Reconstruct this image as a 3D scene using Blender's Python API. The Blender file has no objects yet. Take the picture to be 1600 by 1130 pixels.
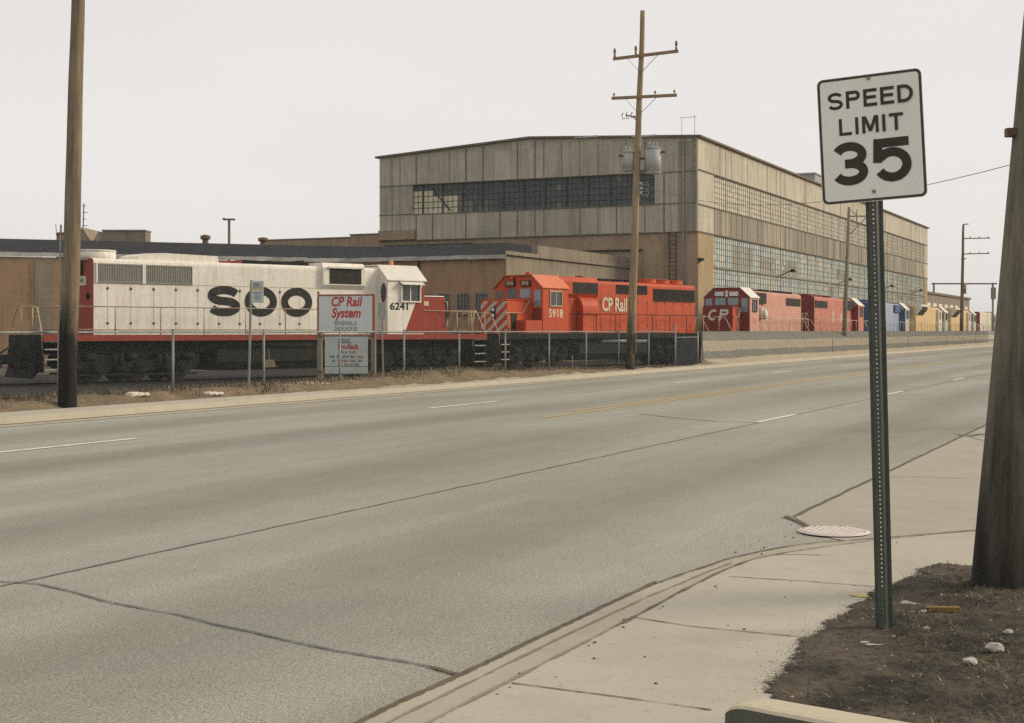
import bpy, bmesh, math, random
from mathutils import Vector, Matrix, noise as mnoise

random.seed(7)
SC = bpy.context.scene
COL = SC.collection
RAD = math.radians

# ---------------------------------------------------------------- camera
F = 2200.0            # focal length in photograph pixels (1600 wide)
HY = 517.0            # horizon row in the photograph
EYE = 1.7
cam_data = bpy.data.cameras.new('camera')
cam = bpy.data.objects.new('camera', cam_data)
COL.objects.link(cam)
cam.location = (0, 0, EYE)
cam.rotation_euler = (RAD(90), 0, 0)
cam_data.sensor_width = 36
cam_data.lens = 36 * F / 1600
cam_data.shift_y = -(565 - HY) / 1600
cam_data.clip_end = 5000
SC.camera = cam

# ---------------------------------------------------------------- light
SUN_DIR = Vector((0.97, 0.19, 0.44)).normalized()
SUN_EL = math.asin(SUN_DIR.z)
SUN_AZ = math.atan2(SUN_DIR.x, SUN_DIR.y)
world = bpy.data.worlds.new("World")
SC.world = world
world.use_nodes = True
wn = world.node_tree
wn.nodes.clear()
wo = wn.nodes.new('ShaderNodeOutputWorld')
bg = wn.nodes.new('ShaderNodeBackground')
sky = wn.nodes.new('ShaderNodeTexSky')
sky.sky_type = 'NISHITA'
sky.sun_disc = False
sky.sun_elevation = SUN_EL
sky.sun_rotation = SUN_AZ
sky.dust_density = 4
sky.air_density = 1.0
mixs = wn.nodes.new('ShaderNodeMix')
mixs.data_type = 'RGBA'
mixs.inputs['Factor'].default_value = 0.9        # a full veil of thin cloud over the sky
cloud = wn.nodes.new('ShaderNodeVectorMath')
cloud.operation = 'SCALE'
cloud.inputs[0].default_value = (1.0, 0.966, 0.938)
cloud.inputs['Scale'].default_value = 8.3
wn.links.new(sky.outputs[0], mixs.inputs['A'])
ctc = wn.nodes.new('ShaderNodeTexCoord')
cmp_ = wn.nodes.new('ShaderNodeMapping')
cmp_.inputs['Scale'].default_value = (1.2, 1.2, 5.0)
cno = wn.nodes.new('ShaderNodeTexNoise')
cno.inputs['Scale'].default_value = 1.6
cno.inputs['Detail'].default_value = 4
crg = wn.nodes.new('ShaderNodeMapRange')
crg.inputs['From Min'].default_value = 0.3
crg.inputs['From Max'].default_value = 0.7
crg.inputs['To Min'].default_value = 8.5
crg.inputs['To Max'].default_value = 9.1
wn.links.new(ctc.outputs['Generated'], cmp_.inputs['Vector'])
wn.links.new(cmp_.outputs['Vector'], cno.inputs['Vector'])
wn.links.new(cno.outputs['Fac'], crg.inputs['Value'])
wn.links.new(crg.outputs['Result'], cloud.inputs['Scale'])
wn.links.new(cloud.outputs[0], mixs.inputs['B'])
wn.links.new(mixs.outputs['Result'], bg.inputs['Color'])
bg.inputs['Strength'].default_value = 0.1
wn.links.new(bg.outputs[0], wo.inputs[0])

sun_data = bpy.data.lights.new('sun', 'SUN')
sun_data.energy = 2.5
sun_data.angle = RAD(20)
sun_data.color = (1.0, 0.88, 0.70)
sun = bpy.data.objects.new('sun', sun_data)
COL.objects.link(sun)
sun.rotation_euler = SUN_DIR.to_track_quat('Z', 'Y').to_euler()

SC.view_settings.view_transform = 'Standard'
SC.view_settings.look = 'None'
SC.view_settings.exposure = 0.0
SC.view_settings.gamma = 1.0
SC.cycles.use_denoising = False      # keep the surfaces' own grain

# ---------------------------------------------------------------- frames
D = Vector((1050.0, F)).normalized()          # along the road
N = Vector((-D.y, D.x))                       # across it, away from the camera
ROADROT = math.atan2(D.y, D.x)


def uv(u, v, z=0.0):
    return Vector((D.x * u + N.x * v, D.y * u + N.y * v, z))


def spot(px, py, z=0.0):                      # where a photograph point lies on a level plane
    Z = F * (EYE - z) / (py - HY)
    return Vector(((px - 800) / F * Z, Z, z))


def at(px, py, Z):                            # a photograph point at a known depth
    return Vector(((px - 800) / F * Z, Z, EYE + (HY - py) * Z / F))


# ---------------------------------------------------------------- materials
def nodes_of(name):
    m = bpy.data.materials.new(name)
    m.use_nodes = True
    nt = m.node_tree
    b = nt.nodes['Principled BSDF']
    return m, nt, b


def N_(nt, t, **kw):
    n = nt.nodes.new(t)
    for k, v in kw.items():
        setattr(n, k, v)
    return n


def coords(nt, stretch=(1, 1, 1)):
    tc = N_(nt, 'ShaderNodeTexCoord')
    mp = N_(nt, 'ShaderNodeMapping')
    mp.inputs['Scale'].default_value = stretch
    nt.links.new(tc.outputs['Object'], mp.inputs['Vector'])
    return mp.outputs['Vector'], tc


def noise_fac(nt, vec, scale, detail=6, rough=0.6, lo=0.35, hi=0.65):
    n = N_(nt, 'ShaderNodeTexNoise')
    n.inputs['Scale'].default_value = scale
    n.inputs['Detail'].default_value = detail
    n.inputs['Roughness'].default_value = rough
    nt.links.new(vec, n.inputs['Vector'])
    r = N_(nt, 'ShaderNodeMapRange')
    r.inputs['From Min'].default_value = lo
    r.inputs['From Max'].default_value = hi
    nt.links.new(n.outputs['Fac'], r.inputs['Value'])
    return r.outputs['Result'], n.outputs['Fac']


def c4(c):
    return (c[0], c[1], c[2], 1.0)


def mixc(nt, fac, a, b, blend='MIX'):
    m = N_(nt, 'ShaderNodeMix', data_type='RGBA', blend_type=blend)
    for sock, val in (('A', a), ('B', b)):
        if isinstance(val, tuple):
            m.inputs[sock].default_value = c4(val)
        else:
            nt.links.new(val, m.inputs[sock])
    if isinstance(fac, (int, float)):
        m.inputs['Factor'].default_value = fac
    else:
        nt.links.new(fac, m.inputs['Factor'])
    return m.outputs['Result']


def mul(nt, a, k):
    n = N_(nt, 'ShaderNodeMath', operation='MULTIPLY')
    nt.links.new(a, n.inputs[0])
    if isinstance(k, (int, float)):
        n.inputs[1].default_value = k
    else:
        nt.links.new(k, n.inputs[1])
    return n.outputs[0]


def bump(nt, b, h, strength=0.3, dist=0.02):
    n = N_(nt, 'ShaderNodeBump')
    n.inputs['Strength'].default_value = strength
    n.inputs['Distance'].default_value = dist
    nt.links.new(h, n.inputs['Height'])
    nt.links.new(n.outputs['Normal'], b.inputs['Normal'])


def simple(name, c1, c2=None, scale=3.0, rough=0.7, stretch=(1, 1, 1), bmp=0.0, metal=0.0, spec=0.2, fine=None):
    m, nt, b = nodes_of(name)
    c2 = c2 or tuple(x * 0.75 for x in c1)
    v, tc = coords(nt, stretch)
    f, raw = noise_fac(nt, v, scale)
    col = mixc(nt, f, c1, c2)
    if fine:
        f2, _ = noise_fac(nt, v, fine, 3, 0.6, 0.3, 0.7)
        dk = tuple(x * 0.62 for x in c1)
        col = mixc(nt, mul(nt, f2, 0.55), col, dk)
    nt.links.new(col, b.inputs['Base Color'])
    b.inputs['Roughness'].default_value = rough
    b.inputs['Metallic'].default_value = metal
    b.inputs['Specular IOR Level'].default_value = spec
    if bmp:
        bump(nt, b, raw, bmp)
    return m


def paint(name, c, dirt=(0.16, 0.11, 0.07), amount=0.35, rough=0.5, fade=None):
    """weathered railway paint: vertical grime streaks and blotchy fading"""
    m, nt, b = nodes_of(name)
    v1, _ = coords(nt, (5, 5, 0.5))
    v2, _ = coords(nt, (1, 1, 1))
    f1, _ = noise_fac(nt, v1, 1.3, 6, 0.68, 0.44, 0.72)
    f2, r2 = noise_fac(nt, v2, 0.9, 8, 0.65, 0.35, 0.7)
    f3, _ = noise_fac(nt, v2, 6.0, 5, 0.75, 0.5, 0.72)
    fade = fade or tuple(x * 0.82 for x in c)
    col = mixc(nt, f2, c, fade)
    col = mixc(nt, mul(nt, f1, amount), col, dirt)
    col = mixc(nt, mul(nt, f3, amount * 0.8), col, dirt)
    nt.links.new(col, b.inputs['Base Color'])
    b.inputs['Roughness'].default_value = rough
    b.inputs['Specular IOR Level'].default_value = 0.14
    return m


def pole_wood(name, top, low, split, width, streak=(0.5, 0.5, 0.5), grain=9.0):
    m, nt, b = nodes_of(name)
    tc = N_(nt, 'ShaderNodeTexCoord')
    mp = N_(nt, 'ShaderNodeMapping')
    mp.inputs['Scale'].default_value = (1, 1, 0.06)
    nt.links.new(tc.outputs['Object'], mp.inputs['Vector'])
    f, raw = noise_fac(nt, mp.outputs['Vector'], grain, 8, 0.7, 0.38, 0.66)
    mp2 = N_(nt, 'ShaderNodeMapping')
    mp2.inputs['Scale'].default_value = (1, 1, 0.22)
    nt.links.new(tc.outputs['Object'], mp2.inputs['Vector'])
    f2, _ = noise_fac(nt, mp2.outputs['Vector'], 3.0, 5, 0.6, 0.4, 0.62)
    sep = N_(nt, 'ShaderNodeSeparateXYZ')
    nt.links.new(tc.outputs['Object'], sep.inputs[0])
    nz = N_(nt, 'ShaderNodeMath', operation='MULTIPLY_ADD')
    nt.links.new(f2, nz.inputs[0])
    nz.inputs[1].default_value = width * 0.6
    nt.links.new(sep.outputs['Z'], nz.inputs[2])
    r = N_(nt, 'ShaderNodeMapRange', interpolation_type='SMOOTHSTEP')
    r.inputs['From Min'].default_value = split - width / 2
    r.inputs['From Max'].default_value = split + width / 2
    nt.links.new(nz.outputs[0], r.inputs['Value'])
    base = mixc(nt, r.outputs['Result'], low, top)
    dark = mixc(nt, 1.0, base, streak, 'MULTIPLY')
    col = mixc(nt, f, base, dark)
    col = mixc(nt, mul(nt, f2, 0.5), col, dark)
    nt.links.new(col, b.inputs['Base Color'])
    b.inputs['Roughness'].default_value = 0.85
    b.inputs['Specular IOR Level'].default_value = 0.2
    bump(nt, b, raw, 0.6, 0.02)
    return m


def brickwork(name, c1, c2, mortar, bw=0.22, bh=0.075, axis='U'):
    m, nt, b = nodes_of(name)
    tc = N_(nt, 'ShaderNodeTexCoord')
    sep = N_(nt, 'ShaderNodeSeparateXYZ')
    nt.links.new(tc.outputs['Object'], sep.inputs[0])
    add = N_(nt, 'ShaderNodeMath', operation='ADD')
    nt.links.new(sep.outputs['X'], add.inputs[0])
    nt.links.new(sep.outputs['Y'], add.inputs[1])
    comb = N_(nt, 'ShaderNodeCombineXYZ')
    nt.links.new(add.outputs[0], comb.inputs['X'])
    nt.links.new(sep.outputs['Z'], comb.inputs['Y'])
    br = N_(nt, 'ShaderNodeTexBrick')
    br.inputs['Scale'].default_value = 1.0
    br.inputs['Brick Width'].default_value = bw
    br.inputs['Row Height'].default_value = bh
    br.inputs['Mortar Size'].default_value = 0.008
    br.inputs['Color1'].default_value = c4(c1)
    br.inputs['Color2'].default_value = c4(c2)
    br.inputs['Mortar'].default_value = c4(mortar)
    nt.links.new(comb.outputs[0], br.inputs['Vector'])
    f, raw = noise_fac(nt, tc.outputs['Object'], 0.35, 7, 0.65, 0.35, 0.68)
    mp = N_(nt, 'ShaderNodeMapping')
    mp.inputs['Scale'].default_value = (1.6, 1.6, 0.18)
    nt.links.new(tc.outputs['Object'], mp.inputs['Vector'])
    f2, _ = noise_fac(nt, mp.outputs['Vector'], 1.0, 6, 0.6, 0.5, 0.75)
    col = mixc(nt, mul(nt, f, 0.55), br.outputs['Color'], tuple(x * 0.55 for x in c1))
    col = mixc(nt, mul(nt, f2, 0.5), col, (0.05, 0.043, 0.035))
    nt.links.new(col, b.inputs['Base Color'])
    b.inputs['Roughness'].default_value = 0.9
    b.inputs['Specular IOR Level'].default_value = 0.15
    return m


def siding(name, c1, c2, width=1.37, axis='Y', grime=(0.09, 0.075, 0.055), streak=0.6):
    """asbestos-cement sheeting: each sheet its own tone, rain streaks down it"""
    m, nt, b = nodes_of(name)
    tc = N_(nt, 'ShaderNodeTexCoord')
    sep = N_(nt, 'ShaderNodeSeparateXYZ')
    nt.links.new(tc.outputs['Object'], sep.inputs[0])
    dv = N_(nt, 'ShaderNodeMath', operation='DIVIDE')
    nt.links.new(sep.outputs[axis], dv.inputs[0])
    dv.inputs[1].default_value = width
    fl = N_(nt, 'ShaderNodeMath', operation='FLOOR')
    nt.links.new(dv.outputs[0], fl.inputs[0])
    zf = N_(nt, 'ShaderNodeMath', operation='DIVIDE')
    nt.links.new(sep.outputs['Z'], zf.inputs[0])
    zf.inputs[1].default_value = 2.15
    zfl = N_(nt, 'ShaderNodeMath', operation='FLOOR')
    nt.links.new(zf.outputs[0], zfl.inputs[0])
    comb = N_(nt, 'ShaderNodeCombineXYZ')
    nt.links.new(fl.outputs[0], comb.inputs['X'])
    nt.links.new(zfl.outputs[0], comb.inputs['Y'])
    wn_ = N_(nt, 'ShaderNodeTexWhiteNoise', noise_dimensions='2D')
    nt.links.new(comb.outputs[0], wn_.inputs['Vector'])
    col = mixc(nt, wn_.outputs['Value'], c1, c2)
    mp = N_(nt, 'ShaderNodeMapping')
    mp.inputs['Scale'].default_value = (3.0, 3.0, 0.16)
    nt.links.new(tc.outputs['Object'], mp.inputs['Vector'])
    f, raw = noise_fac(nt, mp.outputs['Vector'], 1.3, 8, 0.68, 0.46, 0.74)
    col = mixc(nt, mul(nt, f, streak), col, grime)
    f3, _ = noise_fac(nt, tc.outputs['Object'], 0.5, 6, 0.6, 0.4, 0.7)
    col = mixc(nt, mul(nt, f3, 0.3), col, grime)
    nt.links.new(col, b.inputs['Base Color'])
    b.inputs['Roughness'].default_value = 0.9
    b.inputs['Specular IOR Level'].default_value = 0.15
    w = N_(nt, 'ShaderNodeTexWave', bands_direction=axis)
    w.inputs['Scale'].default_value = 1.9
    nt.links.new(tc.outputs['Object'], w.inputs['Vector'])
    bump(nt, b, w.outputs['Fac'], 0.35, 0.03)
    return m


def road_mat():
    m, nt, b = nodes_of('road_asphalt')
    tc = N_(nt, 'ShaderNodeTexCoord')
    mp = N_(nt, 'ShaderNodeMapping')
    mp.inputs['Scale'].default_value = (0.035, 0.55, 1)
    nt.links.new(tc.outputs['Object'], mp.inputs['Vector'])
    f, _ = noise_fac(nt, mp.outputs['Vector'], 1.6, 6, 0.55, 0.36, 0.66)
    f2, _ = noise_fac(nt, tc.outputs['Object'], 0.12, 5, 0.6, 0.35, 0.65)
    f3, r3 = noise_fac(nt, tc.outputs['Object'], 34.0, 4, 0.8, 0.36, 0.64)
    f4, r4 = noise_fac(nt, tc.outputs['Object'], 85.0, 2, 0.7, 0.4, 0.7)
    f5, _ = noise_fac(nt, tc.outputs['Object'], 1.7, 6, 0.7, 0.4, 0.7)
    # wheel tracks: four lanes worn lighter/darker along the road
    sep = N_(nt, 'ShaderNodeSeparateXYZ')
    nt.links.new(tc.outputs['Object'], sep.inputs[0])
    wm = N_(nt, 'ShaderNodeMath', operation='MULTIPLY')
    nt.links.new(sep.outputs['Y'], wm.inputs[0])
    wm.inputs[1].default_value = 2 * math.pi / 3.95
    ws = N_(nt, 'ShaderNodeMath', operation='SINE')
    nt.links.new(wm.outputs[0], ws.inputs[0])
    wr = N_(nt, 'ShaderNodeMapRange')
    wr.inputs['From Min'].default_value = -0.2
    wr.inputs['From Max'].default_value = 1.0
    nt.links.new(ws.outputs[0], wr.inputs['Value'])
    f6, _ = noise_fac(nt, tc.outputs['Object'], 11.0, 4, 0.8, 0.36, 0.64)
    mp7 = N_(nt, 'ShaderNodeMapping')
    mp7.inputs['Scale'].default_value = (0.09, 0.4, 1)
    nt.links.new(tc.outputs['Object'], mp7.inputs['Vector'])
    f7, _ = noise_fac(nt, mp7.outputs['Vector'], 1.0, 4, 0.5, 0.42, 0.62)
    col = mixc(nt, mul(nt, f2, 0.7), (0.40, 0.384, 0.305), (0.335, 0.33, 0.275))
    col = mixc(nt, mul(nt, f6, 0.4), col, (0.21, 0.2, 0.165))
    col = mixc(nt, mul(nt, f3, 0.75), col, (0.10, 0.097, 0.084))
    col = mixc(nt, mul(nt, f4, 0.55), col, (0.80, 0.76, 0.64))
    col = mixc(nt, mul(nt, wr.outputs['Result'], 0.8), col, (0.74, 0.74, 0.73), 'MULTIPLY')
    col = mixc(nt, mul(nt, f, 0.7), col, (0.78, 0.78, 0.78), 'MULTIPLY')
    col = mixc(nt, mul(nt, f7, 0.8), col, (0.84, 0.80, 0.72), 'MULTIPLY')
    col = mixc(nt, mul(nt, f5, 0.6), col, (0.84, 0.84, 0.83), 'MULTIPLY')
    nt.links.new(col, b.inputs['Base Color'])
    b.inputs['Roughness'].default_value = 0.85
    b.inputs['Specular IOR Level'].default_value = 0.25
    bump(nt, b, r3, 0.35, 0.01)
    return m


def concrete(name, c1, c2, stain=(0.2, 0.17, 0.12)):
    m, nt, b = nodes_of(name)
    tc = N_(nt, 'ShaderNodeTexCoord')
    f, _ = noise_fac(nt, tc.outputs['Object'], 0.8, 8, 0.65, 0.35, 0.66)
    f2, _ = noise_fac(nt, tc.outputs['Object'], 2.7, 6, 0.7, 0.5, 0.75)
    f3, r3 = noise_fac(nt, tc.outputs['Object'], 70.0, 3, 0.7, 0.3, 0.7)
    f4, _ = noise_fac(nt, tc.outputs['Object'], 17.0, 3, 0.7, 0.62, 0.75)
    f5, _ = noise_fac(nt, tc.outputs['Object'], 190.0, 2, 0.7, 0.3, 0.7)
    col = mixc(nt, f, c1, c2)
    col = mixc(nt, mul(nt, f2, 0.6), col, stain)
    col = mixc(nt, mul(nt, f3, 0.45), col, tuple(x * 0.5 for x in c1))
    col = mixc(nt, mul(nt, f5, 0.35), col, tuple(min(.85, x * 1.45) for x in c1))
    col = mixc(nt, mul(nt, f4, 0.5), col, tuple(x * 0.38 for x in c1))
    nt.links.new(col, b.inputs['Base Color'])
    b.inputs['Roughness'].default_value = 0.88
    b.inputs['Specular IOR Level'].default_value = 0.25
    bump(nt, b, r3, 0.2, 0.006)
    return m


def soil(name, c1, c2, c3, s1=3.0, s2=30.0, s3=90):
    m, nt, b = nodes_of(name)
    tc = N_(nt, 'ShaderNodeTexCoord')
    f, r1 = noise_fac(nt, tc.outputs['Object'], s1, 8, 0.65, 0.38, 0.64)
    f2, r2 = noise_fac(nt, tc.outputs['Object'], s2, 5, 0.75, 0.42, 0.68)
    f3, _ = noise_fac(nt, tc.outputs['Object'], s3, 3, 0.7, 0.55, 0.72)
    col = mixc(nt, f, c1, c2)
    col = mixc(nt, mul(nt, f2, 0.7), col, tuple(x * 0.45 for x in c2))
    col = mixc(nt, mul(nt, f3, 0.6), col, c3)
    nt.links.new(col, b.inputs['Base Color'])
    b.inputs['Roughness'].default_value = 0.95
    b.inputs['Specular IOR Level'].default_value = 0.1
    bump(nt, b, r2, 0.7, 0.03)
    return m


def glass(name, c, rough=0.15, spec=0.5, var=0.6):
    m, nt, b = nodes_of(name)
    tc = N_(nt, 'ShaderNodeTexCoord')
    f, _ = noise_fac(nt, tc.outputs['Object'], 1.1, 5, 0.6, 0.3, 0.7)
    col = mixc(nt, f, c, tuple(x * var for x in c))
    nt.links.new(col, b.inputs['Base Color'])
    b.inputs['Roughness'].default_value = rough
    b.inputs['Specular IOR Level'].default_value = spec
    return m


M = {}
M['road'] = road_mat()
M['ground'] = soil('yard_gravel', (0.13, 0.12, 0.1), (0.09, 0.083, 0.07), (0.25, 0.22, 0.18), 0.8, 12, 40)
M['ballast'] = soil('track_ballast', (0.055, 0.052, 0.045), (0.035, 0.034, 0.031), (0.12, 0.11, 0.09), 1.2, 14, 40)
M['gutter'] = concrete('gutter_concrete', (0.42, 0.38, 0.29), (0.35, 0.318, 0.243), (0.24, 0.19, 0.125))
M['walk'] = concrete('sidewalk_concrete', (0.45, 0.412, 0.325), (0.375, 0.345, 0.275), (0.28, 0.245, 0.185))
M['apron'] = concrete('driveway_concrete', (0.385, 0.355, 0.278), (0.32, 0.298, 0.237), (0.25, 0.215, 0.155))
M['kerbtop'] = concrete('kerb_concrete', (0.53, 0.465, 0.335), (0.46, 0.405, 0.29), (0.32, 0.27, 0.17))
M['kerbface'] = simple('kerb_face_shade', (0.13, 0.135, 0.112), (0.09, 0.095, 0.08), 6, 0.9, fine=60, spec=0.08)  # dark colour stands in for shade on the concrete kerb face
M['asphalt'] = simple('dark_asphalt', (0.06, 0.06, 0.055), (0.045, 0.045, 0.04), 4, 0.9, fine=60, spec=0.08)
M['seam'] = simple('tar_seam', (0.175, 0.185, 0.18), (0.11, 0.117, 0.114), 3, 0.9, spec=0.1)
M['joint'] = simple('dirt_joint', (0.10, 0.083, 0.06), (0.16, 0.13, 0.09), 4, 0.95)
M['softjoint'] = simple('fine_joint', (0.21, 0.18, 0.13), (0.3, 0.26, 0.19), 4, 0.95)
M['whitepaint'] = simple('worn_white_line', (0.80, 0.77, 0.69), (0.58, 0.54, 0.46), 5, 0.8, fine=25)
M['yellowpaint'] = simple('worn_yellow_line', (0.60, 0.42, 0.14), (0.44, 0.345, 0.19), 5, 0.8, fine=25)
M['verge'] = soil('dead_grass_soil', (0.235, 0.18, 0.112), (0.16, 0.122, 0.08), (0.36, 0.29, 0.19), 1.4, 9, 30)
M['tan'] = soil('sandy_soil', (0.47, 0.395, 0.275), (0.40, 0.335, 0.235), (0.5, 0.41, 0.28), 0.8, 6, 20)
M['graygravel'] = soil('grey_gravel', (0.25, 0.235, 0.19), (0.2, 0.19, 0.155), (0.34, 0.3, 0.23), 0.8, 7, 25)
M['dirt'] = soil('bare_dirt', (0.13, 0.106, 0.076), (0.036, 0.035, 0.028), (0.22, 0.18, 0.12), 2.0, 17, 60)
M['straw'] = simple('dry_straw', (0.44, 0.34, 0.2), (0.16, 0.12, 0.07), 9, 0.9)
M['straw2'] = simple('grey_straw', (0.16, 0.125, 0.08), (0.1, 0.08, 0.05), 9, 0.9)
M['leaf'] = simple('green_weed', (0.07, 0.09, 0.035), (0.05, 0.065, 0.03), 9, 0.8)
M['rock'] = simple('pale_stone', (0.55, 0.51, 0.44), (0.28, 0.25, 0.21), 14, 0.85, bmp=0.4)
M['pebble'] = simple('small_pebbles', (0.33, 0.28, 0.21), (0.18, 0.15, 0.11), 14, 0.9)

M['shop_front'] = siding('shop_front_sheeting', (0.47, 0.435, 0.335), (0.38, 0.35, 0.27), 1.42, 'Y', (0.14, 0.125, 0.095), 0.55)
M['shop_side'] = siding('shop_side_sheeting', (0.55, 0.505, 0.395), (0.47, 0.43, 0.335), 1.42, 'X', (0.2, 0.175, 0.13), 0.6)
M['shop_band'] = siding('shop_band_sheeting', (0.40, 0.36, 0.27), (0.25, 0.225, 0.175), 1.42, 'X', (0.12, 0.105, 0.08), 0.65)
M['shop_brick'] = brickwork('shop_brick', (0.37, 0.27, 0.18), (0.30, 0.215, 0.145), (0.35, 0.28, 0.2))
M['pier_brick'] = brickwork('pier_brick', (0.44, 0.32, 0.18), (0.38, 0.28, 0.16), (0.4, 0.32, 0.21))
M['low_brick'] = brickwork('low_building_brick', (0.40, 0.25, 0.145), (0.33, 0.20, 0.118), (0.36, 0.26, 0.175))
M['low_brick_dark'] = brickwork('side_wall_brick', (0.29, 0.24, 0.175), (0.245, 0.2, 0.15), (0.3, 0.255, 0.19))
M['roof_dark'] = simple('tar_roof', (0.042, 0.044, 0.047), (0.028, 0.03, 0.033), 0.7, 0.95, fine=5, spec=0.05)
M['roof_edge'] = simple('rusty_roof_edge', (0.20, 0.15, 0.10), (0.13, 0.10, 0.07), 1.5, 0.85)
M['fascia'] = simple('weathered_white_fascia', (0.50, 0.49, 0.44), (0.3, 0.29, 0.26), 1.2, 0.8)
M['mullion'] = simple('rusty_window_bars', (0.26, 0.25, 0.205), (0.2, 0.19, 0.15), 2, 0.8)
M['mullion_dark'] = simple('dark_window_bars', (0.06, 0.062, 0.055), (0.04, 0.042, 0.04), 2, 0.8)
M['pane_dark'] = glass('dark_panes', (0.085, 0.105, 0.105), 0.35, 0.25)
M['pane_mid'] = glass('grey_green_panes', (0.16, 0.165, 0.135), 0.4, 0.3)
M['pane_lit'] = glass('painted_daylight_panes', (0.60, 0.56, 0.38), 0.4, 0.3, 0.8)  # bright opaque colour stands in for daylight seen through the shop
M['pane_blue'] = glass('blue_green_panes', (0.49, 0.565, 0.54), 0.45, 0.35, 0.85)
M['pane_blue2'] = glass('pale_blue_panes', (0.55, 0.62, 0.56), 0.45, 0.35, 0.85)
M['pane_blue3'] = glass('deep_blue_panes', (0.41, 0.50, 0.485), 0.45, 0.35, 0.85)
M['pane_cream'] = glass('cream_panes', (0.62, 0.585, 0.47), 0.55, 0.2, 0.9)
M['pane_cream2'] = glass('yellowed_panes', (0.56, 0.525, 0.415), 0.55, 0.2, 0.9)
M['pane_white'] = glass('replaced_white_panes', (0.74, 0.68, 0.52), 0.5, 0.3, 0.9)
M['pane_brown'] = glass('boarded_brown_panes', (0.40, 0.39, 0.32), 0.6, 0.2, 0.8)

M['soo_white'] = paint('soo_white', (0.80, 0.77, 0.68), (0.45, 0.32, 0.2), 0.42, 0.5, (0.73, 0.69, 0.59))
M['soo_red'] = paint('soo_red', (0.31, 0.048, 0.030), (0.10, 0.05, 0.035), 0.5, 0.5, (0.30, 0.055, 0.036))
M['black_mark'] = paint('black_lettering', (0.030, 0.030, 0.028), (0.09, 0.08, 0.065), 0.3, 0.6)
M['cp_red'] = paint('action_red', (0.58, 0.082, 0.022), (0.16, 0.055, 0.032), 0.5, 0.5, (0.42, 0.068, 0.028))
M['cp_roof'] = paint('pale_red_roof', (0.66, 0.20, 0.10), (0.3, 0.12, 0.07), 0.25, 0.55)  # cab roof in a paler red than the sides
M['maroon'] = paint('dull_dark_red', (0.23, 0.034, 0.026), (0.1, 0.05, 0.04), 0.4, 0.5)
M['pink'] = paint('sunlit_pink_red', (0.58, 0.32, 0.24), (0.34, 0.15, 0.11), 0.45, 0.65, (0.48, 0.23, 0.165))  # sun on the far unit's side is put into this pale paint
M['salmon'] = paint('faded_salmon_red', (0.52, 0.215, 0.15), (0.3, 0.1, 0.075), 0.45, 0.65, (0.43, 0.16, 0.11))
M['blue'] = paint('lease_blue', (0.26, 0.32, 0.44), (0.2, 0.21, 0.24), 0.4, 0.5, (0.36, 0.40, 0.47))
M['blue_dark'] = paint('dark_lease_blue', (0.055, 0.10, 0.22), (0.05, 0.07, 0.1), 0.3, 0.5)
M['yellow'] = paint('faded_yellow', (0.66, 0.46, 0.21), (0.4, 0.27, 0.14), 0.35, 0.6)
M['grey_paint'] = paint('harbour_grey', (0.46, 0.44, 0.38), (0.25, 0.22, 0.17), 0.35, 0.6)
M['cream_white'] = paint('cream_white', (0.66, 0.6, 0.48), (0.36, 0.28, 0.18), 0.3, 0.55)
M['roof_white'] = paint('bright_white_roof', (0.72, 0.68, 0.59), (0.45, 0.38, 0.28), 0.15, 0.5)
M['grille'] = simple('dark_grille', (0.05, 0.046, 0.038), (0.03, 0.028, 0.024), 6, 0.8, spec=0.08)
M['grille_grey'] = simple('grey_radiator_screen', (0.31, 0.30, 0.255), (0.22, 0.21, 0.175), 4, 0.8, stretch=(6, 6, 0.4))
M['under'] = simple('oily_underframe', (0.014, 0.017, 0.016), (0.022, 0.023, 0.02), 2.5, 0.75, spec=0.08)
M['under2'] = simple('dusty_black_iron', (0.024, 0.027, 0.025), (0.015, 0.017, 0.016), 3, 0.85, spec=0.08)
M['wheelsteel'] = simple('wheel_steel', (0.045, 0.042, 0.036), (0.03, 0.028, 0.025), 4, 0.6, metal=0.3, spec=0.08)
M['rail_white'] = simple('off_white_handrail', (0.60, 0.54, 0.42), (0.38, 0.33, 0.25), 6, 0.6)
M['rail_tan'] = simple('cream_handrail', (0.58, 0.45, 0.26), (0.4, 0.3, 0.18), 6, 0.6)
M['rail_rust'] = simple('rusty_handrail', (0.52, 0.45, 0.36), (0.24, 0.14, 0.09), 3, 0.7)
M['tread'] = simple('worn_tread_edge', (0.45, 0.42, 0.32), (0.28, 0.26, 0.2), 9, 0.7)
M['seamline'] = simple('panel_seam', (0.50, 0.41, 0.30), (0.6, 0.53, 0.42), 3, 0.8)
M['seamred'] = simple('red_panel_seam', (0.36, 0.07, 0.035), (0.27, 0.06, 0.035), 3, 0.8)
M['latch'] = simple('dark_latch', (0.07, 0.06, 0.048), (0.12, 0.09, 0.06), 9, 0.7)
M['cabglass'] = glass('cab_window_glass', (0.035, 0.045, 0.05), 0.08, 0.8)
M['cabglass_light'] = glass('cab_window_painted_reflection', (0.20, 0.27, 0.30), 0.1, 0.8)  # paler base colour stands in for a reflection on the glass
M['lamp'] = simple('headlamp_lens', (0.75, 0.74, 0.68), (0.55, 0.54, 0.5), 20, 0.1, spec=0.8)
M['amber'] = simple('amber_beacon', (0.75, 0.28, 0.07), (0.6, 0.2, 0.05), 20, 0.3)
M['white_text'] = paint('off_white_lettering', (0.66, 0.56, 0.40), (0.4, 0.2, 0.12), 0.3, 0.6)
M['red_text'] = simple('red_sign_paint', (0.50, 0.062, 0.048), (0.43, 0.06, 0.05), 4, 0.5)
M['board'] = simple('pale_blue_board', (0.62, 0.665, 0.66), (0.55, 0.59, 0.58), 2.2, 0.5)
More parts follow.
